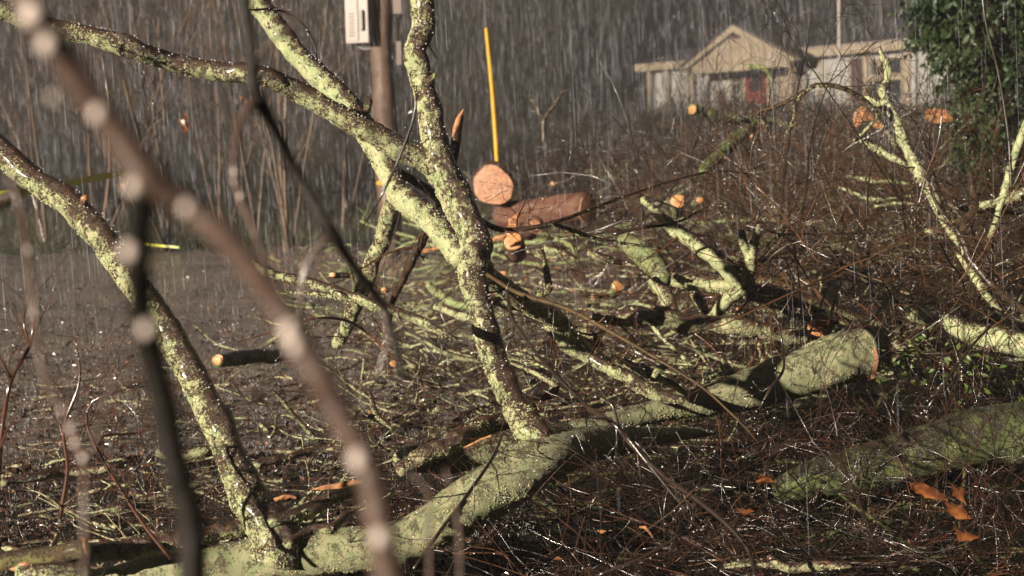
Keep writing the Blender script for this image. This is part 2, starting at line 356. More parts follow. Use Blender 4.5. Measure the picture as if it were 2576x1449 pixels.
M['ground'] = ground_mat('forest_floor', (.008, .006, .004), (.018, .012, .008), (.022, .024, .010), .4, 1.1, .8, 25)
M['asphalt'] = ground_mat('wet_asphalt', (.15, .128, .115), (.24, .20, .175), (.30, .23, .19), .2, .9, .6, 55, .8)

# ------------------------------------------------------------------ ground, road, haze
def sheet(name, xs, ys, zf, m, kind):
    X, Y = np.meshgrid(xs, ys); Z = zf(X, Y); V = np.stack([X, Y, Z], -1).reshape(-1, 3)
    nx = len(xs); i, j = np.meshgrid(np.arange(nx-1), np.arange(len(ys)-1)); a = (j*nx+i).ravel()
    return mk(name, V, [np.stack([a, a+1, a+nx+1, a+nx], -1)], m, kind=kind)
xs = np.unique(np.concatenate([np.linspace(-118, -12, 40), np.linspace(-12, 14, 131), np.linspace(14, 118, 40)]))
ys = np.unique(np.concatenate([np.linspace(-1, 4, 10), np.linspace(4, 32, 141), np.linspace(32, 160, 110)]))
sheet('ground', xs, ys, lambda X, Y: T(X, Y)-.03*road_mask(X, Y), M['ground'], 'structure')
Ys = np.linspace(9.2, 31.5, 60); us = np.linspace(0, 1, 50)
Xr = road_edge(Ys)[:, None]+.25*np.sin(Ys*1.7)[:, None]*.5-us[None]*28; Yr = Ys[:, None]+(.28*vnoise(np.stack([Xr*1.6, 0*Xr, 0*Xr+4], -1))+.1*vnoise(np.stack([Xr*6, 0*Xr, 0*Xr], -1)))*(Ys[:, None] < 9.6)+.5*vnoise(np.stack([Xr*.7, 0*Xr, 0*Xr+9], -1))*(Ys[:, None] > 31)
V = np.stack([Xr, Yr, np.full_like(Xr, .012)+.006*vnoise(np.stack([Xr*.8, Ys[:, None]*.8+0*Xr, 0*Xr], -1))], -1).reshape(-1, 3)
i, j = np.meshgrid(np.arange(49), np.arange(59)); a = (j*50+i).ravel()
mk('road', V, [np.stack([a, a+50, a+51, a+1], -1)], M['asphalt'], kind='structure')
HZ = Geo().box((0, 79, 20.5), (120, 83, 22))
hm = bpy.data.materials.new('haze_air'); hm.use_nodes = True; hn = hm.node_tree.nodes; hn.clear()
ho = hn.new('ShaderNodeOutputMaterial'); hv = hn.new('ShaderNodeVolumePrincipled'); hv.inputs['Density'].default_value = .0018
hv.inputs['Color'].default_value = (.84, .82, .90, 1); hv.inputs['Anisotropy'].default_value = .15
hm.node_tree.links.new(hv.outputs[0], ho.inputs['Volume'])
HZ.build('haze', hm, base=(0, 0, 0), smooth_=False, kind='stuff')

# ------------------------------------------------------------------ far woods
def far_wood():
    g = Geo(); n = 420
    x = rng.uniform(-62, 62, n); y = rng.uniform(84, 112, n)
    keep = ~((x > 2) & (x < 30) & (y < 96)); x, y = x[keep], y[keep]; n = len(x)
    P0 = np.stack([x, y, T(x, y)-.3], -1); D = np.stack([rng.normal(0, .05, n), rng.normal(0, .05, n), np.ones(n)], -1)
    a, r = grow(P0, D, rng.uniform(13, 22, n), rng.uniform(.09, .22, n), 7, .04, 0, .25); g.tubes(a, r, 4)
    b, rb = spawn(a, r, 14, (.4, 1.0), (.15, .4), (.15, 1), 5, .15); g.tubes(b, rb, 3)
    c, rc = spawn(b, rb, 2.6, (.4, 1.), (.3, .6), K=4, wob=.2); g.tubes(c, rc*1.4, 3)
    g.build('far_woods', M['far_twig'], base=(0, 95, 0), kind='stuff')
far_wood()
# nearer bare thicket on the left, behind the road
def thicket():
    g = Geo(); n = 150
    x = rng.uniform(-28, 4, n); y = rng.uniform(58, 84, n)
    P0 = np.stack([x, y, T(x, y)-.1], -1); D = np.stack([rng.normal(0, .14, n), rng.normal(0, .1, n), np.ones(n)], -1)
    a, r = grow(P0, D, rng.uniform(5, 12, n), rng.uniform(.02, .07, n), 8, .06, 0, .25); g.tubes(a, r, 4)
    b, rb = spawn(a, r, 16, (.3, .9), (.12, .35), (.05, 1), 5, .18); g.tubes(b, rb, 3)
    c, rc = spawn(b, rb, 2.5, (.4, 1.), (.3, .6), K=4, wob=.2); g.tubes(c, rc*1.2, 3)
    g.build('bare_thicket', M['far_twig'], base=(-8, 45, 0), kind='stuff')
thicket()
def near_thicket():
    g = Geo(); n = 150
    n = 90; x = rng.uniform(-15, 0, n); y = rng.uniform(32.5, 44, n)
    P0 = np.stack([x, y, T(x, y)-.1], -1); D = np.stack([rng.normal(0, .16, n), rng.normal(0, .1, n), np.ones(n)], -1)
    a, r = grow(P0, D, rng.uniform(2.5, 6.5, n), rng.uniform(.008, .018, n), 9, .07, 0, .3); g.tubes(a, r, 4)
    b, rb = spawn(a, r, 10, (.2, .7), (.2, .45), (.05, 1), 6, .12); g.tubes(b, np.maximum(rb, .004), 3)
    c, rc = spawn(b, rb, 3, (.3, .9), (.3, .6), K=4, wob=.2); g.tubes(c, np.maximum(rc, .0035), 3)
    g.build('bare_thicket', M['far_twig'], base=(-8, 38, 0), kind='stuff')
near_thicket()
# dark undergrowth in front of the far hill: mounds of scrub
def scrub(name, n, xr, yr, hr, m, sz=.05, sub=40):
    g = Geo(); x = rng.uniform(*xr, n); y = rng.uniform(*yr, n); z = T(x, y)
    P0 = np.repeat(np.stack([x, y, z], -1), sub, 0); D = rng.normal(0, 1, (n*sub, 3)); D[:, 2] = abs(D[:, 2])*.9+.15
    h = np.repeat(rng.uniform(*hr, n), sub)*rng.uniform(.5, 1.1, n*sub)
    a, r = grow(P0, D, h, sz*.3, 4, .25); g.tubes(a, r, 3)
    b, rb = spawn(a, r, 2.2, K=3, rs=.8); g.tubes(b, rb, 3)
    return g.build(name, m, base=(float(np.mean(xr)), float(np.mean(yr)), 0), kind='stuff')
scrub('dark_undergrowth', 190, (-16, 26), (34, 62), (.6, 1.5), M['far_twig'], .05, 45)

# ------------------------------------------------------------------ house
def house():
    th = R(60); o = P(2000, 300, 70.); o = np.array([o[0], o[1]])
    du = np.array([math.cos(th), -math.sin(th)]); dn = np.array([-math.sin(th), -math.cos(th)])      # dn faces the camera side
    def uz(vx, vy, n=0.):
        r = ray(vx, vy); A = np.array([[r[0], -du[0]], [r[1], -du[1]]]); t, u = np.linalg.solve(A, o+dn*n-C0[:2]); return u, CAM_Z+r[2]*t
    U = lambda vx, n=0., vy=220: uz(vx, vy, n)[0]
    base = np.array([o[0], o[1], 2.3]); Mx = np.array([[du[0], -dn[0], 0], [du[1], -dn[1], 0], [0, 0, 1]])
    t = thing('house', 'single storey cream house with a gabled porch front and a red door', 'house', base)
    zf = 2.3; ze = uz(2000, 147)[1]
    def bx(g, u0, u1, z0, z1, n0, n1):            # n measured out of the facade
        c = np.array([o[0], o[1], 0])+np.array([*(du*(u0+u1)/2), 0])+np.array([*(dn*(n0+n1)/2), 0])+np.array([0, 0, (z0+z1)/2])
        return g.box(c, (abs(u1-u0)/2, abs(n1-n0)/2, (z1-z0)/2), Mx)
    def part(name, m, args, par=None):
        g = Geo(); [bx(g, *a) for a in args]; return g.build(name, m, par or t, smooth_=False, base=base)
    uL, uR = U(1630), U(2480); gl, gr = U(1722, 1.2, 170), U(2000, 1.2, 150); up = U(1848, 1.2, 66)
    part('wall', M['siding'], [(uL, uR, zf-.4, ze-.02, -8, 0)])
    part('fascia', M['trim'], [(uL-.4, U(1748), ze-.03, ze+.30, .0, .45)])
    part('fascia', M['trim'], [(U(1962), uR+.4, ze-.03, ze+.30, .0, .45)])
    # wing roof: sloped slabs behind the fascias
    g = Geo(); pts = []
    for u in (uL-.5, uR+.5):
        for n, z in ((.47, ze+.32), (-4, ze+1.3), (-8.5, ze+.32), (-4, ze+1.2), (.47, ze+.31)):
            pts.append([*(o+du*u+dn*n), z])
    g.add(np.array(pts), [np.array([[0, 1, 6, 5], [1, 2, 7, 6], [2, 3, 8, 7], [3, 4, 9, 8]])]); g.build('roof', M['roof'], t, base=base, smooth_=False)
    # gable volume (projects 1.2 m)
    zp = uz(1848, 63, 1.2)[1]; n1 = 1.2
    def poly(name, m, P2, na, nb):
        v = [[*(o+du*u+dn*n), z] for n in (na, nb) for u, z in P2]; k = len(P2)
        g = Geo(); q = np.array([[i, (i+1) % k, (i+1) % k+k, i+k] for i in range(k)])
        tri = [[0, i, i+1] for i in range(1, k-1)]+[[k, k+i+1, k+i] for i in range(1, k-1)]
        g.add(np.array(v), [q, np.array(tri)]); return g.build(name, m, t, base=base, smooth_=False)
    zg = ze-.05
    ud0_, ud1_ = U(1880), U(1934)
    poly('gable_wall', M['gable_siding'], [(gl+.55, zg), (gr-.45, zg), (up, zp-.28)], .9, n1-.1)
    th_ = .24
    poly('rake_board', M['trim'], [(gl-.2, zg-.1), (gl+.15, zg-.12), (up, zp-th_-.05), (up, zp)], n1-.3, n1+.12)
    poly('rake_board', M['trim'], [(gr+.25, zg-.1), (up, zp), (up, zp-th_-.05), (gr-.1, zg-.12)], n1-.3, n1+.12)
    poly('porch_roof', M['roof'], [(gl-.25, zg-.02), (up, zp+.02), (up, zp+.12), (gl-.25, zg+.08)], -4, n1+.08)
    poly('porch_roof', M['roof'], [(up, zp+.02), (gr+.3, zg-.02), (gr+.3, zg+.08), (up, zp+.12)], -4, n1+.08)
    part('entry_wall', M['gable_siding'], [(U(1832), ud0_-.13, zf-.3, zg-.3, .0, .012)]); part('entry_wall', M['gable_siding'], [(ud1_+.13, U(1992), zf-.3, zg-.3, .0, .012)])
    part('frieze_board', M['trim'], [(gl+.5, gr-.4, zg-.34, zg-.02, .95, n1-.02)])
    # battens on the gable, each a part
    for k in range(9):
        u = gl+.9+(gr-gl-1.7)*k/8; f = 1-abs(u-up)/(max(up-gl, gr-up)); zt = zg+max(.1, (zp-zg)*f*.82-.15)
        part('batten', M['trim'], [(u-.035, u+.035, zg+.01, zt, n1-.1, n1-.07)])
    part('gable_board', M['trim'], [(gl+2.0, gr-1.9, zg+.62, zg+.74, n1-.1, n1-.05)])
    part('louvre', M['shutter'], [(up-.25, up+.25, zg+1.0, zg+1.35, n1-.1, n1-.06)])
    zt = zg-.36
    for vx in (1742, 1990):
        u = U(vx, 1.1); part('porch_post', M['trim'], [(u-.08, u+.08, zf-.3, zt, .9, n1-.04)])
    # entrance: door, side lights, transom
    ud0, ud1 = U(1880), U(1934); zd = zf+2.05
    d = part('door', M['red_door'], [(ud0, ud1, zf-.2, zd, .0, .08)])
    part('door_glass', M['glass'], [(ud0+.3, ud1-.3, zf+1.15, zd-.2, .08, .095)], d)
    part('door_handle', M['white_metal'], [(ud1-.16, ud1-.1, zf+.9, zf+1.05, .08, .14)], d)
    part('transom', M['glass'], [(ud0, ud1, zd+.14, zd+.42, 0, .05)])
    part('door_frame', M['trim'], [(ud0-.12, ud0-.01, zf-.2, zd+.5, 0, .13), (ud1+.01, ud1+.12, zf-.2, zd+.5, 0, .13), (ud0-.01, ud1+.01, zd+.01, zd+.13, 0, .13)])
    def window(v0, v1, z0, z1, nx, nz, fr=.07, mm='trim'):
        a, b = U(v0), U(v1); w = part('window', M[mm], [(a, a+fr, z0, z1, 0, .11), (b-fr, b, z0, z1, 0, .11), (a+fr, b-fr, z0, z0+fr, 0, .11), (a+fr, b-fr, z1-fr, z1, 0, .11)])
        for i in range(nx):
            for j in range(nz):
                x0 = a+fr+(b-a-2*fr)*i/nx; x1 = a+fr+(b-a-2*fr)*(i+1)/nx; y0 = z0+fr+(z1-z0-2*fr)*j/nz; y1 = z0+fr+(z1-z0-2*fr)*(j+1)/nz
                part('pane', M['glass'], [(x0+.025, x1-.025, y0+.025, y1-.025, .02, .04)], w)
        if nx*nz > 1:
            bars = [(a+fr+(b-a-2*fr)*i/nx-.024, a+fr+(b-a-2*fr)*i/nx+.024, z0+fr, z1-fr, .0, .08) for i in range(1, nx)]
            bars += [(a+fr, b-fr, z0+fr+(z1-z0-2*fr)*j/nz-.024, z0+fr+(z1-z0-2*fr)*j/nz+.024, 0, .075) for j in range(1, nz)]
            part('muntin', M[mm], bars, w)
    window(1842, 1872, zf+.0, zf+2.1, 2, 4)
    window(1943, 1962, zf+.0, zf+2.1, 2, 4)
    # right wing: brown shutters and a wide window with transoms
    part('shutter', M['shutter'], [(U(2142), U(2172), zf+.1, ze-.2, 0, .06)])
    part('corner_board', M['trim'], [(U(2176), U(2186), zf-.2, ze-.04, 0, .10)])
    zz = ze-.95
    window(2192, 2214, zz, ze-.25, 1, 1); window(2216, 2276, zz, ze-.25, 1, 1)
    window(2188, 2276, zf+.25, zz-.1, 2, 1)
    part('corner_board', M['trim'], [(U(2278), U(2292), zf-.2, ze-.04, 0, .10)])
    part('window_head', M['trim'], [(U(2186), U(2278), zz-.1, zz-.01, 0, .12)])
    for vx in (2018, 2066, 2112, 2140):
        part('wall_batten', M['trim'], [(U(vx)-.07, U(vx)+.07, zf-.2, ze-.04, .0, .05)])
    part('shutter', M['shutter'], [(U(2004), U(2014), zf-.2, ze-.05, 0, .05)])
    # left wing: posts under the eave in front of pale panels
    for vx in (1645, 1690, 1742):
        part('post', M['trim'], [(U(vx)-.07, U(vx)+.07, zf-.3, ze-.05, .2, .32)])
    part('shutter', M['shutter'], [(U(1806), U(1826), zf-.2, zf+1.2, 0, .05)])
    part('gutter', M['beige_metal'], [(U(1996), uR+.4, ze+.30, ze+.37, .3, .5)])
    part('plinth', M['dark_slot'], [(uL, uR, zf-.7, zf-.22, .01, .12)])
house()
def grass_patch(name, n, xr, yr, h=.12, m='grass', w=.006, wide=1.):
    x = rng.uniform(*xr, n); y = rng.uniform(*yr, n); P0 = np.stack([x, y, T(x, y)], -1)
    D = rng.normal(0, .45, (n, 3)); D[:, 2] = 1; a, r = grow(P0, D, rng.uniform(.5, 1.4, n)*h, w, 3, .2); g = Geo(); g.tubes(a, r, 3)
    return g.build(name, M[m], base=(float(np.mean(xr)), float(np.mean(yr)), 0), kind='stuff')
grass_patch('lawn_grass', 9000, (2, 26), (36, 72), .22, w=.02)
grass_patch('verge_grass', 16000, (-12, 5), (28, 37), .26, w=.01)

# flagpole in front of the house, beyond the brush
fp = P(2113, 300, 60); z0 = float(T(fp[0], fp[1]))
t = thing('flagpole', 'slim white flagpole standing in front of the house right of its porch', 'flagpole', (fp[0], fp[1], z0))
g = Geo(); zz = np.linspace(z0-.1, 13.5, 5); g.tubes(np.stack([np.full(5, fp[0]), np.full(5, fp[1]), zz], -1)[None], np.linspace(.06, .045, 5)[None], 10); g.build('mast', M['white_metal'], t)
g = Geo().add(*blobs(np.array([[fp[0], fp[1], 13.56]]), .09)); g.build('ball_finial', M['white_metal'], t)
g = Geo(); tt = np.linspace(0, 1, 7); fx = fp[0]-.08-.25*tt[:, None]+0*tt[None]; fz = 9.8+1.9*tt[None]+0*tt[:, None]; fy = fp[1]+.12*np.sin(tt*14)[:, None]+0*fz
i, j = np.meshgrid(np.arange(6), np.arange(6)); a = (j*7+i).ravel()
g.add(np.stack([fx, fy, fz], -1).reshape(-1, 3), np.stack([a, a+1, a+8, a+7], -1)); g.build('furled_flag', M['shutter'], t)

# ------------------------------------------------------------------ utility pole
def utility_pole():
    b = P(978, 560, 25); bx_, by_ = b[0], b[1]
    t = thing('utility_pole', 'brown wooden utility pole carrying a beige meter cabinet', 'utility pole', (bx_, by_, 0))
    c = np.array([[bx_, by_, z,   .175-.004*z] for z in np.linspace(-.2, 7.5, 60)]); limb('post', c, M['pole_wood'], t, 20, .015, .02)
    at = lambda vx, vy, dd=24.75: P(vx, vy, dd)
    g = Geo(); p0 = at(904, 110); p1 = at(904, -130)
    zc = (p0[2]+p1[2])/2; hh = (p1[2]-p0[2])/2
    Mz = np.array(Matrix.Rotation(R(-22), 3, 'Z')); ctr = np.array([at(908, 50)[0], by_-.16, zc])
    g.box(ctr, (.18, .11, hh), Mz); cab = g.build('meter_cabinet', M['beige_metal'], t, smooth_=False)
    f = Mz@np.array([0, -1, 0]); sx = Mz@np.array([1, 0, 0])
    g = Geo().box(ctr+f*.118+sx*-.06, (.085, .008, hh-.03), Mz); g.build('cabinet_door', M['beige_metal'], cab, base=np.array(t.location), smooth_=False)
    for k in range(16):
        zz = ctr[2]-hh+.1+k*.045+(.35 if k > 7 else 0)
        g = Geo().box(ctr+f*.128+sx*-.07+np.array([0, 0, zz-ctr[2]]), (.04, .004, .008), Mz); g.build('vent_slot', M['dark_slot'], cab, base=np.array(t.location), smooth_=False)
    g = Geo().box(ctr+f*.14+sx*.09+np.array([0, 0, -hh+.32]), (.028, .03, .14), Mz); g.build('latch_box', M['cable'], cab, base=np.array(t.location), smooth_=False)
    def pipe(name, px, w, m='cable', d=24.7):
        c = catmull([list(P(x, y, d))+[w] for x, y in px], .02); g = Geo(); g.tubes(c[None, :, :3], c[None, :, 3], 8); return g.build(name, M[m], t)
    pipe('conduit', [(904, 85), (903, 112), (912, 122), (928, 122), (937, 117), (938, 60), (938, -30)], .022)
    pipe('wet_glint_strip', [(961, -20), (962, 100), (965, 220), (967, 330), (968, 560)], .012, 'white_metal', 24.72)  # thin white strip modelled in place of the wet glint down the post
    g = Geo(); p = P(1001, 16, 24.8); g.box((p[0], by_-.05, p[2]+.1), (.06, .07, .22)); g.build('junction_box', M['beige_metal'], t, smooth_=False)
    pipe('conduit', [(998, 36), (1001, 60), (1002, 105)], .012, 'cable', 24.85)
    g = Geo(); p = P(1004, 134, 24.8); g.box((p[0], by_-.02, p[2]), (.035, .04, .17)); g.build('cable_guard', M['beige_metal'], t, smooth_=False)
    for k, (vx, vy) in enumerate(((962, 300), (972, 250))):
        g = Geo(); p = P(vx-6, vy+160, 24.66); g.box(p, (.05, .008, .03)); g.build('tag_plate', M['yellow_guard'] if k == 0 else M['beige_metal'], t, smooth_=False)
utility_pole()
gp = P(1252, 440, 22.0); top = P(1223, 72, 22.6); far = P(1210, -160, 23.0)
t = thing('guy_wire', 'thin steel guy wire sleeved in a tall yellow plastic guard', 'guy wire', gp)
c = catmull([list(P(1252, 470, 21.9))+[.026], list(gp)+[.026], list(P(1240, 250, 22.3))+[.027], list(top)+[.022]], .1); g = Geo(); g.tubes(c[None, :, :3], c[None, :, 3], 8); g.build('yellow_guard', M['yellow_guard'], t)
c = catmull([list(gp)+[.006], list(top)+[.006], list(far)+[.006]], .3); g = Geo(); g.tubes(c[None, :, :3], c[None, :, 3], 5); g.build('wire', M['cable'], t)

def tape(label, px, w, name='caution_tape'):
    c = catmull([list(P(x, y, d))+[0] for x, y, d in px], .1)[:, :3]; n = len(c)
    tw = np.linspace(0, 5, n); nrm = np.stack([0*tw, np.sin(tw)*.25+.3, 0*tw+.95], -1)*w/2
    V = np.concatenate([c-nrm, c+nrm, c-nrm+[0, .004, 0], c+nrm+[0, .004, 0]]); a = np.arange(n-1)
    F = np.concatenate([np.stack([a, a+1, a+n+1, a+n], -1), np.stack([a+2*n, a+3*n, a+3*n+1, a+2*n+1], -1)])
    return tag(mk(name, V, [F], M['tape'], base=c[0]), label, 'tape')
tape('yellow-green caution tape stretched between the saplings at the left edge', [(-60, 500, 17), (0, 491, 17), (90, 478, 17.3), (200, 456, 18), (330, 430, 19)], .075)
tape('limp yellow tape end lying on the verge beyond the road', [(345, 612, 27.5), (400, 618, 27.3), (450, 622, 27.2)], .03)

# ------------------------------------------------------------------ leaves
def leaves(centers, size, mdir=None, up=.3):
    """small folded leaves, 4 tris each, as V,F"""
    n = len(centers); d = norm(rng.normal(0, 1, (n, 3))) if mdir is None else norm(mdir+rng.normal(0, .35, (n, 3)))
    s = norm(np.cross(d, rng.normal(0, 1, (n, 3)))); nn = np.cross(d, s); size = np.broadcast_to(size, n)[:, None]
    a = centers; e = centers+d*size; m_ = centers+d*size*.5+nn*size*.08
    l_ = m_+s*size*.24+nn*size*.1; r_ = m_-s*size*.24+nn*size*.1
    V = np.stack([a, l_, e, r_, m_], 1).reshape(-1, 3); b = (np.arange(n)*5)[:, None]
    F = np.concatenate([b+[0, 1, 4], b+[1, 2, 4], b+[2, 3, 4], b+[3, 0, 4]]); return V, F

def evergreen():
    d0 = 16.; b = P(2640, 700, d0); z0 = float(T(b[0], b[1]))
    t = thing('evergreen_tree', 'dense dark green broadleaf evergreen tree hanging over the right edge', 'tree', (b[0], b[1], z0))
    c = catmull([[b[0], b[1], z0-.1, .16], [b[0]+.1, b[1], 2.5, .13], [b[0]-.1, b[1]+.1, 5, .09], [b[0], b[1], 7.5, .03]], .15)
    limb('trunk', c, M['dark_bark'], t, 12)
    px = [(2350, -10), (2370, 50), (2400, 40), (2430, -60), (2500, 20), (2580, -20), (2460, 130), (2430, 190), (2520, 150), (2600, 120), (2450, 250), (2510, 260), (2590, 230), (2440, 320), (2490, 350), (2560, 330), (2620, 380), (2480, 400), (2570, 430), (2650, 60), (2650, 250), (2640, -120), (2510, 430), (2620, 480), (2560, 90), (2390, -30), (2540, 400), (2600, 300), (2380, 90), (2660, 420)]
    g = Geo(); L = Geo(); cent = []
    for x, y in px:
        for _ in range(3):
            e = P(x+rng.normal(0, 10), y+rng.normal(0, 12), d0+rng.uniform(-.9, 1.2)); zz = min(7, max(1.2, e[2]+rng.uniform(.2, .7)))
            s = np.array([b[0], b[1], zz]); mid = (s+e)/2+np.array([0, 0, .18])
            q = catmull([[*s, .03], [*mid, .018], [*e, .005]], .12); g.tubes(q[None, :, :3], q[None, :, 3], 5)
            pp, rr = spawn(q[None, :, :3], q[None, :, 3], 22, (.4, 1.), (.18, .42), (.35, 1), 5, .12, .12); g.tubes(pp, np.maximum(rr, .003), 3)
            m = pp[:, 1:].reshape(-1, 3); m = np.repeat(m, 8, 0); cent.append(m+rng.normal(0, .035, m.shape))
    cc = np.concatenate(cent); dr = rng.normal(0, .5, cc.shape); dr[:, 2] -= .7
    g.build('boughs', M['dark_bark'], t, kind='stuff')
    L.add(*leaves(cc, rng.uniform(.05, .11, len(cc)), dr)); L.build('foliage', M['green_leaf'], t, kind='stuff')
evergreen()

# ------------------------------------------------------------------ saplings on the left beyond the road
SAP = 'multi-stemmed bare saplings beyond the road'
def sapling(x, y, d, stems, label, spread=1., hmul=1., m='sapling'):
    b = P(x, y, d); z0 = float(T(b[0], b[1])); b[2] = z0
    t = thing('bare_sapling', label, 'sapling', b, SAP)
    P0 = np.tile(b-[0, 0, .05], (stems, 1))+rng.normal(0, .08, (stems, 3))*[1, 1, 0]
    D = rng.normal(0, .12*spread, (stems, 3)); D[:, 2] = 1
    a, r = grow(P0, D, rng.uniform(4., 6.5, stems)*hmul, rng.uniform(.022, .042, stems), 9, .055, 0, .2)
    for k in range(stems):
        g = Geo(); g.tubes(a[k:k+1], r[k:k+1], 6); g.build('stem', M[m], t)
    g = Geo(); p, q = spawn(a, r, 9, (.25, .8), (.12, .4), (.2, 1), 6, .12, -.02, rs=.5); g.tubes(p, q, 3)
    p2, q2 = spawn(p, q, 5, (.3, .9), (.25, .5), K=5, wob=.2); g.tubes(p2, np.maximum(q2, .0035), 3)
    g.build('twigs', M[m], t, kind='stuff')
sapling(718, 585, 27, 5, 'clump of orange-brown stems on the verge left of the utility pole')
sapling(425, 560, 28, 4, 'slender pale brown clump behind the thick blurred branch', 1.1)
sapling(640, 560, 30, 3, 'thin dark clump just left of the orange-brown stems', 1.2)
sapling(250, 530, 27, 4, 'wide clump of saplings where the yellow tape ends', 1.5)
sapling(110, 530, 29, 3, 'sparse clump of saplings near the left edge above the tape', 1.4)
sapling(560, 545, 33, 4, 'faint grey clump deep in the haze between two brown clumps', 1.3)
sapling(870, 560, 31, 3, 'thin clump of bare stems directly left of the utility pole', 1.2)
sapling(330, 520, 34, 4, 'faint bare clump far behind the caution tape', 1.4)
# a few dead leaves hanging in the saplings
c = np.array([P(x+rng.normal(0, 8), y+rng.normal(0, 12), 26.) for x, y in [(460, 300)]*14+[(205, 270)]*4+[(350, 430)]*6+[(300, 440)]*4+[(610, 250)]*3])
L = Geo().add(*leaves(c, .14, np.tile([.2, 0, -1.], (len(c), 1)))); L.build('hanging_dead_leaves', M['brown_leaf'], base=c[0], kind='stuff')

# ------------------------------------------------------------------ traced branches
def cut_end(parent, p, dirv, r, m='cut', name='cut_end', ell=1.):
    """slightly domed, irregular sawn face; its origin in its centre so the rings run round it"""
    d = norm(np.array(dirv, float)); a = norm(np.cross(d, [0.1, .2, 1])); b = np.cross(d, a); n = 22
    an = np.arange(n)*2*np.pi/n; ph = rng.uniform(0, 9)
    rr = r*(1+.05*np.sin(an*2+ph)+.05*np.sin(an*3+ph*2)+.025*np.sin(an*5+ph)+rng.normal(0, .015, n))
    V = [p+d*.006]; F = []
    for q, s in enumerate((.5, 1.0)):
        V += list(p+d*(.005 if q == 0 else .0)+(np.cos(an)[:, None]*a+np.sin(an)[:, None]*b*ell)*(rr*s)[:, None])
    V += list(p-d*.02+(np.cos(an)[:, None]*a+np.sin(an)[:, None]*b*ell)*(rr*.96)[:, None])
    i = np.arange(n); j = (i+1) % n
    t3 = np.stack([np.zeros(n, int), 1+i, 1+j], -1); q4 = np.concatenate([np.stack([1+n*k+i, 1+n*(k+1)+i, 1+n*(k+1)+j, 1+n*k+j], -1) for k in (0, 1)])
    o = mk(name, np.array(V), [q4, t3], M[m], None, base=p, smooth_=False); o.parent = parent; o.location = Vector(p)-parent.location; return o
def twigs_on(parent, curves, m='twig', n=14, lr=(.1, .35), rs=.22, lmax=.6, K=6, sub=3, droop=0., wob=.2, mn=.0016, bias=None, drops=0):
    g = Geo(); D = []
    for c in curves:
        L = np.linalg.norm(np.diff(c[:, :3], axis=0), axis=1).sum(); k = max(1, int(n*L))
        idx = rng.integers(1, len(c)-1, k); tg = norm(c[np.minimum(idx+1, len(c)-1), :3]-c[idx-1, :3]); pr = norm(np.cross(tg, rng.normal(0, 1, (k, 3))))
        an = rng.uniform(.5, 1.4, k)[:, None]; d = tg*np.cos(an)+pr*np.sin(an)
        if bias is not None: d = d+np.array(bias)
        p, r = grow(c[idx, :3], d, np.minimum(lmax, rng.uniform(.1, 1, k)*lmax), np.maximum(mn, c[idx, 3]*rs), K, wob, droop); g.tubes(p, r, 4)
        p2, r2 = spawn(p, r, sub, (.4, 1.2), (.25, .6), K=5, wob=wob); r2 = np.maximum(r2, mn*.7)
        if len(p2): g.tubes(p2, r2, 3); D.append(p2[:, -1])
        D.append(p[:, 2:].reshape(-1, 3))
    g.build('twigs', M[m], parent, kind='stuff')
    if drops:
        D = np.concatenate(D); D = D[rng.permutation(len(D))[:drops]]
        Geo().add(*blobs(D-[0, 0, .002], rng.uniform(.0015, .0034, len(D)))).build('raindrops', M['drop'], parent, kind='stuff')
def tr(px, step=.03): return trace(px, step)

# the fallen tree: trunk lying along the bottom, limbs rising from it
base = P(1000, 1380, 6.0)
FT = thing('fallen_tree', 'lichen-covered fallen tree lying across the bottom with tall limbs rising from its trunk', 'fallen tree', (base[0], base[1], 0))
tk = tr([(160, 1500, 6.0, 96), (420, 1450, 6.05, 100), (640, 1418, 6.1, 116), (860, 1385, 6.15, 100), (1010, 1368, 6.2, 104), (1130, 1312, 6.25, 116), (1250, 1232, 6.35, 124), (1340, 1172, 6.45, 118), (1440, 1132, 6.65, 90), (1540, 1110, 6.9, 74), (1640, 1098, 7.15, 50), (1740, 1092, 7.4, 26), (1800, 1088, 7.5, 8)], .02)
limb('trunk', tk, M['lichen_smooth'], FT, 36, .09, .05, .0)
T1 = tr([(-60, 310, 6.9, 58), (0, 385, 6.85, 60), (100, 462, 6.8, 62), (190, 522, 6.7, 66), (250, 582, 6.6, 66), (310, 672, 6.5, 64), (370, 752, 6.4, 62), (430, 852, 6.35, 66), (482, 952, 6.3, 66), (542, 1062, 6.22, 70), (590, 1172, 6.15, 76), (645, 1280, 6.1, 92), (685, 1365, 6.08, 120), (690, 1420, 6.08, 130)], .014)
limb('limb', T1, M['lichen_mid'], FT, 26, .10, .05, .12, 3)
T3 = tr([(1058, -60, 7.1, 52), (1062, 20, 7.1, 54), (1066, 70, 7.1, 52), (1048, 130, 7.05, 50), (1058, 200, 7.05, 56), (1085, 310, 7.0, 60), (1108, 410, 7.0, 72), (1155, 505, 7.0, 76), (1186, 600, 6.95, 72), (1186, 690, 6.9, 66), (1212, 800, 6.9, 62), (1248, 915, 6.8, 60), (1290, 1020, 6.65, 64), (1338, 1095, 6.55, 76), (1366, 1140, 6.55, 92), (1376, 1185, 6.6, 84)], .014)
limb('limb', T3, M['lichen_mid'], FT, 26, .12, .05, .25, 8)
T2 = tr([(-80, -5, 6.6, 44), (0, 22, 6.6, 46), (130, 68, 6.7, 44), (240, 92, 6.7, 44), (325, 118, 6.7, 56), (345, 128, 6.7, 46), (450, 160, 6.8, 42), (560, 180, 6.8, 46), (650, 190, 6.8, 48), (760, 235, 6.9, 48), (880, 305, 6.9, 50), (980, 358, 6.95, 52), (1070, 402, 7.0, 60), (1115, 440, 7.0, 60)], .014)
limb('limb', T2, M['lichen_mid'], FT, 22, .12, .06, .2, 14)
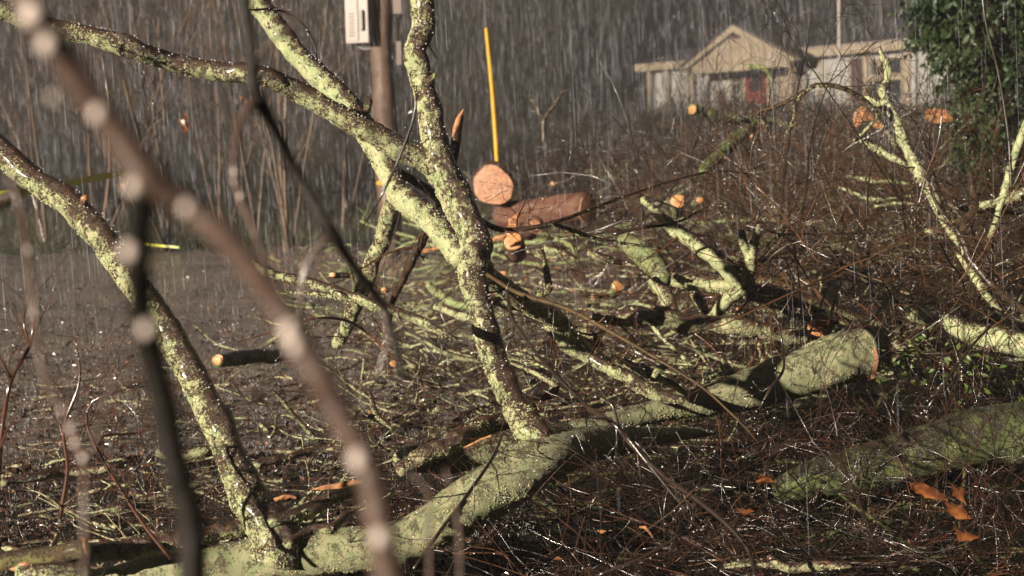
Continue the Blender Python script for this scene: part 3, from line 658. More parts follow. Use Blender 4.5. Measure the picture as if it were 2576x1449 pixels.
T4 = tr([(590, -60, 7.6, 48), (640, 0, 7.6, 50), (700, 82, 7.6, 50), (775, 165, 7.55, 52), (850, 235, 7.5, 58), (905, 300, 7.5, 58), (950, 375, 7.4, 58), (985, 455, 7.35, 54), (1010, 492, 7.3, 58), (1060, 535, 7.2, 56), (1120, 592, 7.1, 58), (1175, 650, 7.0, 60)], .014)
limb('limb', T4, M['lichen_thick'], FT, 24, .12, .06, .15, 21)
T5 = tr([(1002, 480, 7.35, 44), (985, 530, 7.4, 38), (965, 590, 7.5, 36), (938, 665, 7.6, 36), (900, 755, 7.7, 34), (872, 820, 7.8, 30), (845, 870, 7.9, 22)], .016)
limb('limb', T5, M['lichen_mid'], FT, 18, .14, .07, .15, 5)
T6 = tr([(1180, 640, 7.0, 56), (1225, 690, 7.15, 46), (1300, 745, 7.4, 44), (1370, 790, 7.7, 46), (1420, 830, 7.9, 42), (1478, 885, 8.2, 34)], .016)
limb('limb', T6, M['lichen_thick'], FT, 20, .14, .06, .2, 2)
T7 = tr([(985, 428, 7.5, 20), (1040, 455, 7.5, 20), (1100, 500, 7.5, 22), (1150, 560, 7.3, 22)], .02)
limb('limb', T7, M['lichen_thin'], FT, 12, .15, .08, .1, 6)
T8 = tr([(1112, 545, 7.3, 16), (1080, 572, 7.4, 20), (1045, 640, 7.5, 22), (1010, 710, 7.6, 18), (985, 770, 7.7, 14), (978, 840, 7.8, 10)], .02)
limb('limb', T8, M['dark_bark'], FT, 12, .15, .06, .1, 7)
T9 = tr([(1195, 545, 7.0, 18), (1240, 572, 7.05, 14), (1300, 578, 7.1, 12), (1400, 558, 7.2, 10), (1500, 520, 7.4, 8), (1600, 484, 7.6, 6), (1700, 452, 7.8, 5), (1800, 430, 8.0, 5), (1880, 436, 8.1, 3)], .03)
limb('limb', T9, M['lichen_thin'], FT, 8, .1, .04, .0, 7)
T10 = tr([(1385, 560, 7.2, 8), (1440, 580, 7.3, 10), (1500, 600, 7.4, 9), (1570, 612, 7.5, 7), (1660, 625, 7.6, 4)], .03)
limb('limb', T10, M['lichen_mid'], FT, 8, .1, .04, .0, 9)
T11 = tr([(1345, 1030, 6.9, 34), (1260, 1060, 6.8, 42), (1190, 1078, 6.7, 46), (1130, 1120, 6.55, 46), (1060, 1150, 6.45, 40), (1000, 1180, 6.4, 30)], .016)
limb('limb', T11, M['lichen_pale'], FT, 20, .2, .1, .2, 12)
st = tr([(212, 520, 6.65, 20), (213, 497, 6.6, 16)], .008); limb('broken_stub', st, M['brown_bark'], FT, 10, .12, .05); cut_end(FT, st[-1, :3], st[-1, :3]-st[0, :3], st[-1, 3]*1.02, 'cut')
st = tr([(1078, 208, 7.0, 24), (1088, 196, 6.97, 14), (1097, 184, 6.95, 5)], .008); limb('broken_stub', st, M['lichen_thin'], FT, 10, .2, .08)
st = tr([(915, 290, 7.5, 24), (928, 262, 7.45, 14), (932, 245, 7.4, 6)], .008); limb('broken_stub', st, M['lichen_thin'], FT, 10, .2, .08)
# young shoot with a torn pale tip behind the main limb
st = tr([(1137, 440, 7.4, 22), (1142, 380, 7.4, 24), (1150, 330, 7.4, 22), (1160, 290, 7.4, 12)], .014); limb('broken_stub', st, M['dark_bark'], FT, 12, .1, .05)
st = tr([(1141, 345, 7.33, 8), (1150, 310, 7.33, 16), (1162, 284, 7.33, 8), (1167, 274, 7.33, 3)], .01); limb('torn_wood', st, M['chips'], FT, 8, .1, .1)
def surface_drops(t, curves, n):
    Q = []
    for c in curves:
        k = int(n*len(c)/200); i = rng.integers(2, len(c)-2, k); tg = norm(c[i+2, :3]-c[i-2, :3]); up = norm(np.array([0, 0, 1.])-tg*tg[:, 2:3])
        sd = np.cross(tg, up); a = rng.normal(0, .8, (k, 1)); Q.append(c[i, :3]+(up*np.cos(a)+sd*np.sin(a))*c[i, 3:4]*1.06)
    Q = np.concatenate(Q); Geo().add(*blobs(Q, rng.uniform(.0015, .0035, len(Q)))).build('raindrops', M['drop'], t, kind='stuff')
surface_drops(FT, [T1, T2, T3, T4, T5, T6, tk], 260)
twigs_on(FT, [T1[30:], T2, T3, T4], 'twig_dark', 2.2, rs=.10, lmax=.42, sub=2, drops=70)
twigs_on(FT, [T8, T9, T10, T7], 'twig', 9, rs=.3, lmax=.45, sub=4, drops=90)
twigs_on(FT, [tk, T11, T6, T5[20:]], 'twig_red', 12, rs=.06, lmax=.5, sub=4, drops=120)

BR = 'loose lichen-covered branches in the brush'
def branch(label, px, m='lichen_mid', name='fallen_branch', sides=14, rough=.14, fine=.06, knob=.15, cuts=(), tw=0, twm='twig', side=(), step=.022, cat='branch', group=BR, lm=.35, cm='cut', sub=3):
    c = tr(px, step); mid = c[0 if c[0, 2] < c[-1, 2] else -1, :3]
    t = thing(name, label, cat, mid, group)
    cs = [c]
    limb('stem' if name != 'cut_log' else 'log_body', c, M[m], t, sides, rough, fine, knob, rng.uniform(0, 50), flat=(0 in cuts, 1 in cuts))
    for s in side:
        sc = tr(s, step); cs.append(sc); limb('side_branch', sc, M[m], t, max(8, sides-4), rough, fine, knob, rng.uniform(0, 50))
    for e in cuts:
        k = 0 if e == 0 else -1; k2 = 1 if e == 0 else -2; cut_end(t, c[k, :3]+norm(c[k, :3]-c[k2, :3])*.004, c[k, :3]-c[k2, :3], c[k, 3]*.97, cm)
    if tw: twigs_on(t, cs, twm, tw, rs=.2, lmax=lm, sub=sub)
    return t
# big logs
branch('thick smooth grey-green log rising to a broken square end right of centre', [(1370, 1100, 7.8, 52), (1460, 1078, 7.9, 52), (1600, 1045, 8.1, 54), (1760, 1012, 8.3, 68), (1900, 970, 8.45, 96), (2020, 935, 8.55, 114), (2110, 912, 8.65, 122), (2172, 898, 8.7, 118)], 'lichen_smooth', 'cut_log', 26, .06, .03, 0, cat='log', group=None, cuts=(1,), cm='cut_red')
branch('pale smooth log half hidden behind the trunk beside its forked limb', [(1005, 1160, 6.95, 50), (1040, 1148, 7.0, 62), (1130, 1150, 7.1, 68), (1230, 1130, 7.2, 76), (1330, 1125, 7.3, 86), (1420, 1110, 7.5, 86)], 'lichen_thick', 'cut_log', 22, .07, .04, 0, cat='log', group=None)
branch('huge dark mossy log at the lower right corner', [(2700, 1085, 7.7, 150), (2576, 1102, 7.65, 142), (2400, 1120, 7.6, 130), (2200, 1166, 7.5, 112), (2060, 1208, 7.4, 92), (1960, 1240, 7.4, 56)], 'moss', 'cut_log', 26, .05, .04, .0, cat='log', group=None, tw=8, twm='twig_dark')
branch('fat lichen log reaching in from the right edge', [(2660, 890, 9.6, 50), (2576, 870, 9.6, 56), (2480, 848, 9.8, 58), (2380, 815, 10., 40), (2290, 790, 10.3, 26)], 'lichen_thick', 'cut_log', 18, cat='log', group=None, tw=8)
branch('short grey stub pointing at the viewer with a bright orange sawn end', [(2085, 700, 11.0, 34), (2084, 745, 10.4, 42), (2078, 790, 9.9, 52), (2062, 826, 9.5, 56)], 'lichen_smooth', 'cut_log', 20, .08, .05, 0, cuts=(1,), cat='log', group=None)
branch('rough flaking log along the lower left ending below the first limb', [(120, 1418, 5.75, 42), (230, 1398, 5.8, 48), (330, 1378, 5.9, 50), (450, 1362, 6.0, 46), (560, 1338, 6.1, 44), (640, 1318, 6.2, 46)], 'lichen_pale', 'cut_log', 20, .22, .12, .3, cat='log', group=None, step=.014)
branch('dull green log in the bottom left corner with a brown sawn end', [(-60, 1425, 5.7, 44), (40, 1410, 5.7, 46), (130, 1396, 5.7, 44), (218, 1376, 5.7, 44)], 'ochre_log', 'cut_log', 18, .06, .05, 0, cuts=(1,), cat='log', group=None, cm='cut_dull')
branch('pale crusted log end at the very bottom left corner', [(40, 1442, 5.3, 40), (120, 1446, 5.3, 50), (220, 1440, 5.35, 46)], 'lichen_thick', 'cut_log', 16, cat='log', group=None)
branch('thin mossy log on the wet road with a round orange sawn end', [(548, 906, 8.9, 30), (600, 900, 9.1, 34), (680, 895, 9.4, 32), (760, 890, 9.7, 26)], 'moss', 'cut_log', 14, .08, .05, 0, cuts=(0,), cat='log', group=None)
branch('blurred pale log standing out of the brush near the middle', [(1575, 605, 13.0, 40), (1610, 630, 12.6, 50), (1645, 668, 12.2, 54), (1670, 705, 12., 40)], 'far_lichen', 'cut_log', 16, cat='log', group=None)
# branches
branch('forked lichen branch with a torn orange tip right of centre', [(1620, 502, 9.9, 16), (1640, 522, 9.8, 18), (1665, 548, 9.7, 26), (1710, 585, 9.6, 34), (1760, 622, 9.5, 34), (1810, 655, 9.4, 40), (1850, 695, 9.4, 44), (1876, 730, 9.4, 50)], 'lichen_thick', cuts=(0,), tw=10, side=[[(1872, 720, 9.4, 36), (1885, 680, 9.35, 30), (1892, 640, 9.3, 22), (1905, 590, 9.3, 14), (1910, 565, 9.3, 10)], [(1888, 660, 9.35, 18), (1872, 615, 9.3, 20), (1866, 580, 9.3, 20)], [(1870, 725, 9.4, 34), (1838, 750, 9.4, 32), (1805, 785, 9.4, 26), (1790, 800, 9.4, 20)]])
branch('long horizontal lichen branch running right from the torn-tipped fork', [(1700, 702, 9.8, 34), (1760, 710, 9.7, 36), (1830, 718, 9.6, 40), (1920, 735, 9.6, 42), (2000, 752, 9.6, 40), (2090, 780, 9.7, 32), (2220, 812, 9.9, 16)], 'lichen_mid', tw=10)
branch('pale knobbly branch lying level across the middle of the brush', [(1490, 795, 9.0, 12), (1545, 800, 9.0, 34), (1640, 800, 9.0, 40), (1665, 790, 9.0, 42), (1720, 812, 9.05, 46), (1800, 822, 9.1, 44), (1860, 816, 9.1, 42), (1950, 838, 9.2, 40), (2060, 862, 9.3, 28), (2180, 868, 9.3, 34), (2300, 885, 9.4, 24)], 'lichen_pale', knob=.3, tw=12, side=[[(1900, 830, 9.35, 20), (1915, 880, 9.2, 14), (1925, 930, 9.1, 10)]])
branch('short brown-and-cream branch leaning against the pale level branch', [(1648, 706, 9.5, 34), (1672, 745, 9.4, 36), (1702, 800, 9.3, 34)], 'lichen_pale')
branch('small glossy stub slanting between two lichen branches', [(1738, 722, 9.9, 22), (1756, 752, 9.8, 26), (1772, 785, 9.7, 22)], 'lichen_thin')
branch('lichen limb sloping down right from behind the main trunk', [(1370, 770, 8.2, 34), (1400, 830, 8.1, 40), (1440, 870, 8.0, 42), (1480, 900, 8.0, 30), (1580, 950, 7.9, 30), (1650, 990, 7.9, 32), (1720, 1005, 7.9, 20)], 'lichen_mid', tw=10)
branch('crusty cream limb behind the main trunk at mid height', [(1215, 735, 8.4, 36), (1270, 755, 8.4, 42), (1340, 770, 8.4, 40), (1400, 790, 8.5, 30)], 'lichen_pale', tw=8)
branch('long branch with a white wet top crossing left of the main trunk', [(640, 660, 7.0, 18), (690, 690, 6.9, 22), (780, 712, 6.8, 24), (860, 735, 6.7, 24), (950, 770, 6.6, 26), (1040, 800, 6.6, 24), (1110, 832, 6.5, 20), (1150, 855, 6.5, 10)], 'lichen_mid', tw=12, side=[[(700, 735, 6.9, 8), (790, 738, 6.8, 10), (900, 760, 6.7, 10), (960, 775, 6.65, 12)]], twm='twig_dark')
branch('upright crooked lichen branch with a sharp tip in front of the house', [(2213, 118, 10., 5), (2219, 140, 10., 13), (2236, 165, 10., 17), (2231, 205, 10., 15), (2220, 228, 9.95, 21), (2240, 270, 9.9, 21), (2262, 330, 9.9, 25), (2290, 390, 9.85, 22), (2318, 440, 9.8, 28), (2345, 490, 9.8, 26), (2370, 540, 9.8, 22), (2405, 600, 9.8, 19), (2450, 690, 9.8, 16), (2500, 770, 9.8, 12)], 'lichen_thick', knob=.35, step=.018, tw=14, twm='twig_dark', lm=.3, side=[[(2170, 246, 10.1, 10), (2195, 252, 10.05, 22), (2225, 268, 10., 22), (2250, 290, 9.9, 20)], [(2148, 352, 10., 10), (2190, 362, 10., 18), (2230, 388, 9.95, 20), (2290, 415, 9.9, 16), (2315, 450, 9.9, 26)], [(2238, 275, 9.95, 8), (2200, 305, 9.9, 8), (2160, 345, 9.9, 5)]])
branch('slim lichen stem rising along the right edge', [(2590, 290, 9.2, 16), (2570, 340, 9.2, 18), (2548, 410, 9.2, 18), (2530, 470, 9.2, 18), (2515, 520, 9.2, 14), (2490, 600, 9.2, 10)], 'lichen_thick', tw=14, twm='twig_dark')
branch('pale limb entering from the right edge beside the crooked branch', [(2640, 470, 9.8, 24), (2576, 488, 9.8, 26), (2520, 505, 9.9, 22), (2440, 525, 10., 16)], 'lichen_pale', tw=10, twm='twig_dark')
branch('arching twiggy branch in front of the porch door', [(1790, 330, 9.6, 4), (1850, 295, 9.6, 6), (1930, 275, 9.6, 8), (1990, 250, 9.6, 10), (2045, 218, 9.6, 11), (2090, 215, 9.6, 12), (2140, 230, 9.6, 11), (2190, 262, 9.7, 9), (2215, 300, 9.8, 8), (2260, 380, 9.9, 8)], 'lichen_thin', tw=16, twm='twig_dark', sides=9, side=[[(2030, 228, 9.6, 8), (2000, 265, 9.5, 10), (1996, 300, 9.5, 7), (1975, 345, 9.5, 4)], [(1905, 285, 9.6, 5), (1918, 300, 9.7, 14), (1930, 330, 9.7, 10)]])
branch('bright lichen branch with an orange sawn end before the left wing of the house', [(1742, 274, 19., 26), (1765, 278, 19.1, 22), (1800, 292, 19.3, 26), (1850, 298, 19.5, 24), (1920, 303, 19.8, 18), (2000, 318, 20., 12)], 'far_lichen', cuts=(0,), sides=12)
branch('mossy green limb propped up on the lawn before the porch', [(1910, 310, 17, 16), (1870, 340, 16.6, 30), (1820, 385, 16.2, 34), (1770, 430, 15.8, 26)], 'far_moss', sides=12)
branch('thin curled branch hanging over the porch', [(1880, 165, 19, 10), (1905, 168, 19, 14), (1925, 175, 19, 12), (1935, 190, 19, 7), (1945, 205, 19, 5)], 'far_lichen', sides=8)
branch('lone Y-shaped lichen branch standing up in the haze left of the house', [(1368, 360, 16, 9), (1367, 315, 16, 10), (1372, 292, 16, 9), (1395, 262, 16, 8), (1412, 235, 16, 7), (1432, 226, 16, 4)], 'lichen_thin', sides=8, side=[[(1368, 295, 16, 8), (1355, 283, 16, 7), (1352, 268, 16, 6), (1335, 250, 16, 3)]])
branch('stubby dark branch bent like an elbow among the pale sticks', [(1357, 622, 8.3, 20), (1366, 650, 8.3, 14), (1378, 700, 8.3, 16), (1380, 728, 8.3, 18), (1350, 745, 8.3, 16)], 'lichen_thin', sides=10)
branch('blurry cream stick broken at both ends just right of the elbow branch', [(1368, 622, 8.8, 14), (1400, 632, 8.8, 20), (1430, 645, 8.8, 18), (1448, 652, 8.8, 10)], 'lichen_pale', sides=12)
branch('short olive stick lying above the broken cream stick', [(1395, 600, 9.6, 10), (1430, 615, 9.6, 14), (1455, 638, 9.6, 12)], 'far_lichen', sides=10)
branch('splintered cream branch pointing right towards the pale standing log', [(1480, 632, 9.2, 12), (1510, 645, 9.2, 20), (1560, 660, 9.3, 14), (1600, 668, 9.3, 6)], 'lichen_pale', sides=12, tw=10)
branch('small lichen hook curling up out of the dark brush', [(1640, 1120-160, 8.0, 10), (1655, 930, 8.0, 16), (1680, 920, 8.0, 14)], 'lichen_thick', sides=10)
branch('mossy stick leaning left of the orange-ended log across the road', [(1075, 712, 10.5, 16), (1100, 735, 10.5, 22), (1140, 760, 10.4, 20), (1190, 775, 10.3, 12)], 'far_lichen', sides=10)
branch('lichen stick slanting down through the middle right brush', [(2410, 640, 9.4, 12), (2450, 690, 9.3, 20), (2480, 740, 9.2, 18), (2520, 780, 9.2, 8)], 'lichen_thick', sides=12)
branch('spotted branch lying flat below the sawn grey stub', [(2110, 850, 9.3, 20), (2200, 880, 9.4, 30), (2300, 930, 9.2, 26), (2340, 950, 9.1, 14)], 'lichen_mid', sides=12, tw=8)
branch('pale bent branch low behind the two trunks', [(640, 1170, 6.6, 20), (720, 1150, 6.7, 18), (800, 1130, 6.8, 14), (860, 1128, 6.8, 10)], 'lichen_pale', sides=10)
branch('lichen ridge of a half-buried branch left of the first limb', [(0, 1215, 6.6, 18), (90, 1200, 6.7, 24), (180, 1185, 6.8, 24), (270, 1178, 6.8, 18), (330, 1160, 6.9, 10)], 'lichen_pale', sides=12)
branch('yellowish half-buried branch between the two blurred stems', [(390, 1135, 6.9, 18), (440, 1148, 6.9, 30), (510, 1135, 6.9, 26), (570, 1110, 7.0, 14)], 'lichen_pale', sides=12)
branch('rough short branch carrying orange splinters left of the thick blurred stem', [(680, 1310, 6.0, 24), (760, 1290, 6.1, 34), (840, 1250, 6.2, 36), (900, 1230, 6.3, 30)], 'lichen_mid', knob=.3, sides=14)
branch('knotted stick rising from the trunk at the bottom', [(720, 1370, 5.6, 22), (790, 1330, 5.7, 20), (830, 1330, 5.7, 26), (880, 1290, 5.8, 14), (960, 1240, 5.9, 10)], 'lichen_mid', knob=.3, sides=12)
branch('green-crusted branch lying beyond the rough flaking log', [(560, 1255, 6.5, 10), (660, 1258, 6.5, 18), (750, 1250, 6.6, 16)], 'lichen_mid', sides=10)
branch('small lichen twig fork in the black lower right brush', [(2540-720, 1425, 5.9, 12), (1900, 1415, 5.9, 20), (1960, 1425, 5.9, 14)], 'lichen_pale', sides=10)
branch('crusted stick at the bottom edge left of the orange leaves', [(1930, 1400, 5.6, 14), (1985, 1430, 5.6, 24), (2080, 1420, 5.6, 20), (2140, 1425, 5.6, 12)], 'lichen_pale', sides=12)
branch('cream chunk of branch tucked behind the sloping lichen limb', [(1436, 826, 8.6, 18), (1470, 838, 8.5, 28), (1505, 868, 8.4, 22)], 'lichen_pale', sides=12, tw=6)
branch('wide spotted branch lying behind the sawn grey stub and the square-ended log', [(2075, 858, 9.4, 16), (2120, 846, 9.4, 28), (2180, 844, 9.4, 30), (2275, 876, 9.3, 20)], 'lichen_pale', tw=10, sides=14)
branch('topmost of three thin cream branches left of the crooked branch', [(2130, 440, 11., 6), (2180, 452, 11., 11), (2265, 458, 11., 10), (2300, 470, 11., 5)], 'lichen_thick', tw=12, sides=9)
branch('middle one of three thin cream branches left of the crooked branch', [(2110, 470, 10.8, 6), (2150, 486, 10.8, 12), (2200, 500, 10.8, 11), (2300, 492, 10.8, 8)], 'lichen_thick', tw=12, sides=9)
branch('lowest of three thin cream branches left of the crooked branch', [(2200, 520, 10.6, 6), (2245, 512, 10.6, 9), (2300, 510, 10.6, 7)], 'lichen_thick', tw=12, sides=9)
branch('lichen branch tangled in twigs right of the crooked branch base', [(2385, 512, 10.1, 10), (2440, 528, 10.1, 15), (2515, 532, 10.1, 12), (2590, 545, 10.1, 8)], 'lichen_mid', tw=12, twm='twig_dark', sides=10)
branch('cream piece glimpsed through the brush left of the crooked branch', [(2300, 572, 10.2, 8), (2335, 582, 10.1, 16), (2372, 598, 10.1, 10)], 'lichen_pale', tw=8, sides=10)
branch('twig-wrapped branch running out under the long horizontal branch', [(1940, 770, 9.5, 10), (2020, 800, 9.5, 14), (2100, 806, 9.5, 13), (2190, 830, 9.5, 8)], 'lichen_thin', tw=12, sides=10)
branch('slim cream branch below the torn orange wood', [(1275, 908, 7.6, 8), (1330, 930, 7.6, 12), (1380, 958, 7.5, 12), (1425, 985, 7.5, 7)], 'lichen_pale', tw=10, sides=10)
branch('short vertical lichen spur dropping from the pale level branch', [(1818, 900, 9.0, 12), (1835, 935, 8.9, 18), (1860, 945, 8.9, 12), (1925, 932, 8.9, 8)], 'lichen_mid', tw=6, sides=10)
branch('shaded green branch climbing out of the lower middle', [(930, 985, 7.6, 10), (945, 1040, 7.5, 15), (985, 1075, 7.4, 9)], 'lichen_mid', tw=8, sides=10)
branch('lichen limb leaning right between the ochre stick and the torn wood', [(1220, 870, 7.9, 16), (1270, 900, 7.8, 20), (1320, 905, 7.8, 16), (1390, 930, 7.7, 9)], 'lichen_mid', tw=10, sides=12)
branch('broad crusted piece low in the brush left of the square-ended log', [(1560, 905, 8.4, 16), (1610, 930, 8.3, 28), (1660, 950, 8.2, 26), (1720, 985, 8.1, 12)], 'lichen_thick', tw=8, sides=14)
branch('bright short branch in the tangle behind the first fork', [(1095, 770, 8.6, 14), (1150, 790, 8.5, 22), (1210, 800, 8.4, 18)], 'lichen_pale', tw=8, sides=12)
branch('thin greenish branch along the ground left of the short rough branch', [(420, 1225, 6.7, 8), (500, 1215, 6.7, 12), (600, 1190, 6.8, 12), (680, 1165, 6.9, 7)], 'lichen_mid', tw=8, sides=10)
branch('dim crusted branch crossing the dark bottom left ground', [(230, 1290, 6.3, 8), (300, 1275, 6.3, 14), (390, 1270, 6.4, 12), (470, 1250, 6.4, 7)], 'lichen_thin', tw=8, sides=10)
branch('heavy black branch slanting through the right brush', [(2440, 430, 9.3, 14), (2450, 520, 9.2, 20), (2420, 600, 9.1, 18), (2480, 700, 9.0, 16), (2600, 800, 9.0, 18)], 'dark_bark', tw=14, twm='twig_dark', sides=10, side=[[(2420, 600, 9.1, 12), (2360, 520, 9.2, 9), (2330, 440, 9.3, 6)]])
# random lichen sticks mixed into the pile: further individuals, told apart by nothing -> mass
def stick_mass(name, n, zone, m, wr=(.006, .016), lr=(.15, .7), zr=(.02, .25), mid=None):
    g = Geo(); P0 = []; 
    for _ in range(n):
        x = rng.uniform(zone[0], zone[1]); y = rng.uniform(zone[2], zone[3]); z = rng.uniform(*zr)*float(np.clip(1-(y-600)/420, .12, 1)); r = ray(x, y); tt = (z-CAM_Z)/r[2]; P0.append(C0+r*tt)
    P0 = np.array(P0); n = len(P0); D = rng.normal(0, 1, (n, 3))*[1.4, .6, .16]
    a, r = grow(P0, D, rng.uniform(*lr, n), rng.uniform(*wr, n), 12, .10, .0, .5); g.tubes(a, r*(1+.3*rng.normal(0, .5, r.shape)), 7)
    b, rb = spawn(a, r, 1.2, (.5, 1.1), (.2, .5), K=7, wob=.14, rs=.7); g.tubes(b, rb, 6)
    return g.build(name, M[m], base=P0[0], kind='stuff')
stick_mass('lichen_stick_litter', 170, (0, 1000, 950, 1449), 'lichen_pale', (.004, .015), (.1, .5), zr=(.1, .5))
stick_mass('lichen_stick_litter', 260, (850, 1950, 640, 1080), 'lichen_pale', (.006, .02), (.1, .45), zr=(.12, .6))
stick_mass('lichen_stick_litter', 170, (850, 1800, 690, 1150), 'lichen_mid', (.004, .014), zr=(.03, .3))
stick_mass('lichen_stick_litter', 210, (1800, 2650, 540, 960), 'lichen_thick', (.006, .019), (.15, .55), zr=(.15, .8))
stick_mass('lichen_stick_litter', 70, (1350, 2600, 1000, 1449), 'moss', (.005, .014), zr=(.03, .3))
stick_mass('lichen_limb_litter', 60, (1150, 2000, 640, 1020), 'lichen_thick', (.014, .028), (.3, .9), zr=(.08, .45))
stick_mass('lichen_limb_litter', 30, (400, 1150, 760, 1150), 'lichen_mid', (.010, .02), (.3, .8), zr=(.04, .15))
stick_mass('far_stick_litter', 150, (1150, 2300, 480, 640), 'far_lichen', (.012, .035), (.4, 1.8), (.1, .7))
stick_mass('far_stick_litter', 60, (700, 1300, 600, 800), 'far_lichen', (.008, .022), (.3, 1.), (.03, .15))

# single long twigs that cross the picture
def wand(label, px, m='twig_dark', tw=8, lm=.3, name='bare_twig', side=(), drops=25, sub=3, sides=8):
    c = tr(px, .03); t = thing(name, label, 'twig', c[0 if c[0, 2] < c[-1, 2] else -1, :3], 'single bare twigs')
    limb('stem', c, M[m], t, sides, .05, .05, .1, rng.uniform(0, 50)); cs = [c]
    for s in side:
        sc = tr(s, .03); cs.append(sc); limb('side_stem', sc, M[m], t, 7, .05, .05, .1)
    if tw: twigs_on(t, cs, m, tw, rs=.45, lmax=lm, sub=sub, drops=drops, mn=.0013)
wand('thick dark bent twig sweeping from the main trunk down to the bottom edge', [(1275, 735, 6.4, 8), (1290, 800, 6.2, 8), (1335, 870, 6.0, 9), (1395, 940, 5.9, 10), (1480, 1025, 5.8, 11), (1550, 1072, 5.7, 13), (1590, 1120, 5.7, 15), (1680, 1205, 5.6, 12), (1760, 1262, 5.5, 12), (1850, 1340, 5.4, 11), (1890, 1400, 5.35, 10), (1900, 1460, 5.3, 10)], tw=14, side=[[(1570, 1088, 5.7, 10), (1640, 1180, 5.65, 8), (1740, 1300, 5.6, 6)], [(1560, 1080, 5.7, 7), (1540, 1020, 5.7, 6), (1505, 985, 5.75, 5), (1480, 900, 5.9, 3)]])
wand('straight ochre stick sloping down to the right across the pile', [(1225, 690, 6.6, 9), (1300, 735, 6.5, 11), (1420, 775, 6.4, 11), (1520, 825, 6.3, 10), (1640, 895, 6.2, 8), (1760, 970, 6.1, 6), (1850, 1050, 6.0, 5), (1910, 1115, 6.0, 3)], 'twig_ochre', tw=5, lm=.2)
wand('tall thin twig with glistening drops at the lower right', [(2490, 820, 7., 6), (2430, 890, 6.9, 7), (2360, 990, 6.8, 8), (2330, 1030, 6.8, 6)], tw=6, lm=.2)
wand('upright forked twig reaching over the square-ended log', [(1955, 800, 7.2, 4), (1968, 870, 7.2, 6), (1970, 930, 7.1, 7), (1940, 975, 7.0, 8), (1910, 1030, 7.0, 8)], tw=8, lm=.25)
wand('thin dark twig crossing the trunk diagonally near the bottom', [(1265, 1090, 6.2, 6), (1240, 1150, 6.0, 8), (1180, 1240, 5.8, 9), (1120, 1320, 5.7, 9), (1040, 1430, 5.6, 9)], tw=6)
wand('arched wet twig in the black brush right of the bottom', [(1500, 1449, 5.6, 7), (1620, 1400, 5.6, 8), (1740, 1330, 5.7, 8), (1790, 1300, 5.7, 5)], tw=12)
wand('kinked reddish twig fork at the left edge', [(-10, 1250, 5.0, 14), (8, 1060, 5.0, 12), (30, 955, 5.0, 10), (75, 868, 5.1, 9), (84, 760, 5.1, 6), (66, 660, 5.1, 3)], 'twig', tw=16, lm=.35, side=[[(30, 955, 5.0, 8), (5, 910, 5.0, 7), (-20, 860, 5.0, 6)], [(75, 868, 5.1, 6), (60, 800, 5.1, 5), (90, 700, 5.2, 3)]])
wand('crooked brown twig spreading over the road left of the first limb', [(430, 1405, 5.6, 10), (370, 1330, 5.6, 9), (325, 1265, 5.6, 9), (255, 1150, 5.6, 8), (218, 1065, 5.6, 7), (232, 1010, 5.6, 6), (300, 985, 5.6, 4), (400, 945, 5.7, 3)], 'twig', tw=16, lm=.35, side=[[(325, 1265, 5.6, 6), (250, 1110, 5.7, 6), (340, 1090, 5.8, 5), (440, 1060, 5.8, 4)], [(255, 1150, 5.6, 5), (175, 1120, 5.6, 5), (160, 1000, 5.6, 3)]])
wand('low shrubby twig with many spurs at the bottom left', [(150, 1300, 5.5, 12), (170, 1180, 5.5, 10), (160, 1080, 5.5, 8), (200, 960, 5.5, 6), (190, 850, 5.5, 3)], 'twig', tw=18, lm=.35)
wand('fine twig stretching left out of the brush above the road', [(1010, 1010-90, 7.0, 6), (900, 820, 7.2, 7), (800, 800, 7.3, 6), (700, 830, 7.4, 5), (600, 860, 7.5, 3)], 'twig', tw=14, lm=.35)
wand('thin dark twig hanging beside the top of the main limb', [(1050, 235, 5.0, 6), (1040, 300, 5.0, 7), (1015, 370, 5.0, 8), (990, 430, 5.0, 7), (950, 510, 5.0, 5), (900, 590, 5.1, 3)], tw=6, lm=.2)
wand('curved bare twig arching between the two upper limbs', [(620, 25, 6.8, 4), (700, 25, 6.9, 6), (760, 60, 6.9, 6), (790, 110, 6.9, 5), (797, 150, 6.9, 3)], tw=8, lm=.25)
wand('forked dark twig silhouetted against the evergreen', [(2470, -30, 9.0, 5), (2480, 60, 9.0, 5), (2510, 180, 9.0, 6), (2535, 330, 9.0, 7), (2545, 480, 9.0, 8)], tw=9, lm=.4)
wand('red shoot standing up at the right of the crooked branch', [(2370, 270, 9.6, 4), (2360, 360, 9.6, 6), (2330, 440, 9.6, 7), (2310, 520, 9.6, 7)], 'twig_red', tw=12, lm=.35)
wand('long fine twig crossing in front of the torn-tipped branch', [(1540, 590, 9.0, 8), (1600, 575, 9.0, 8), (1700, 560, 9.0, 6), (1780, 520, 9.0, 4)], tw=12, lm=.3)

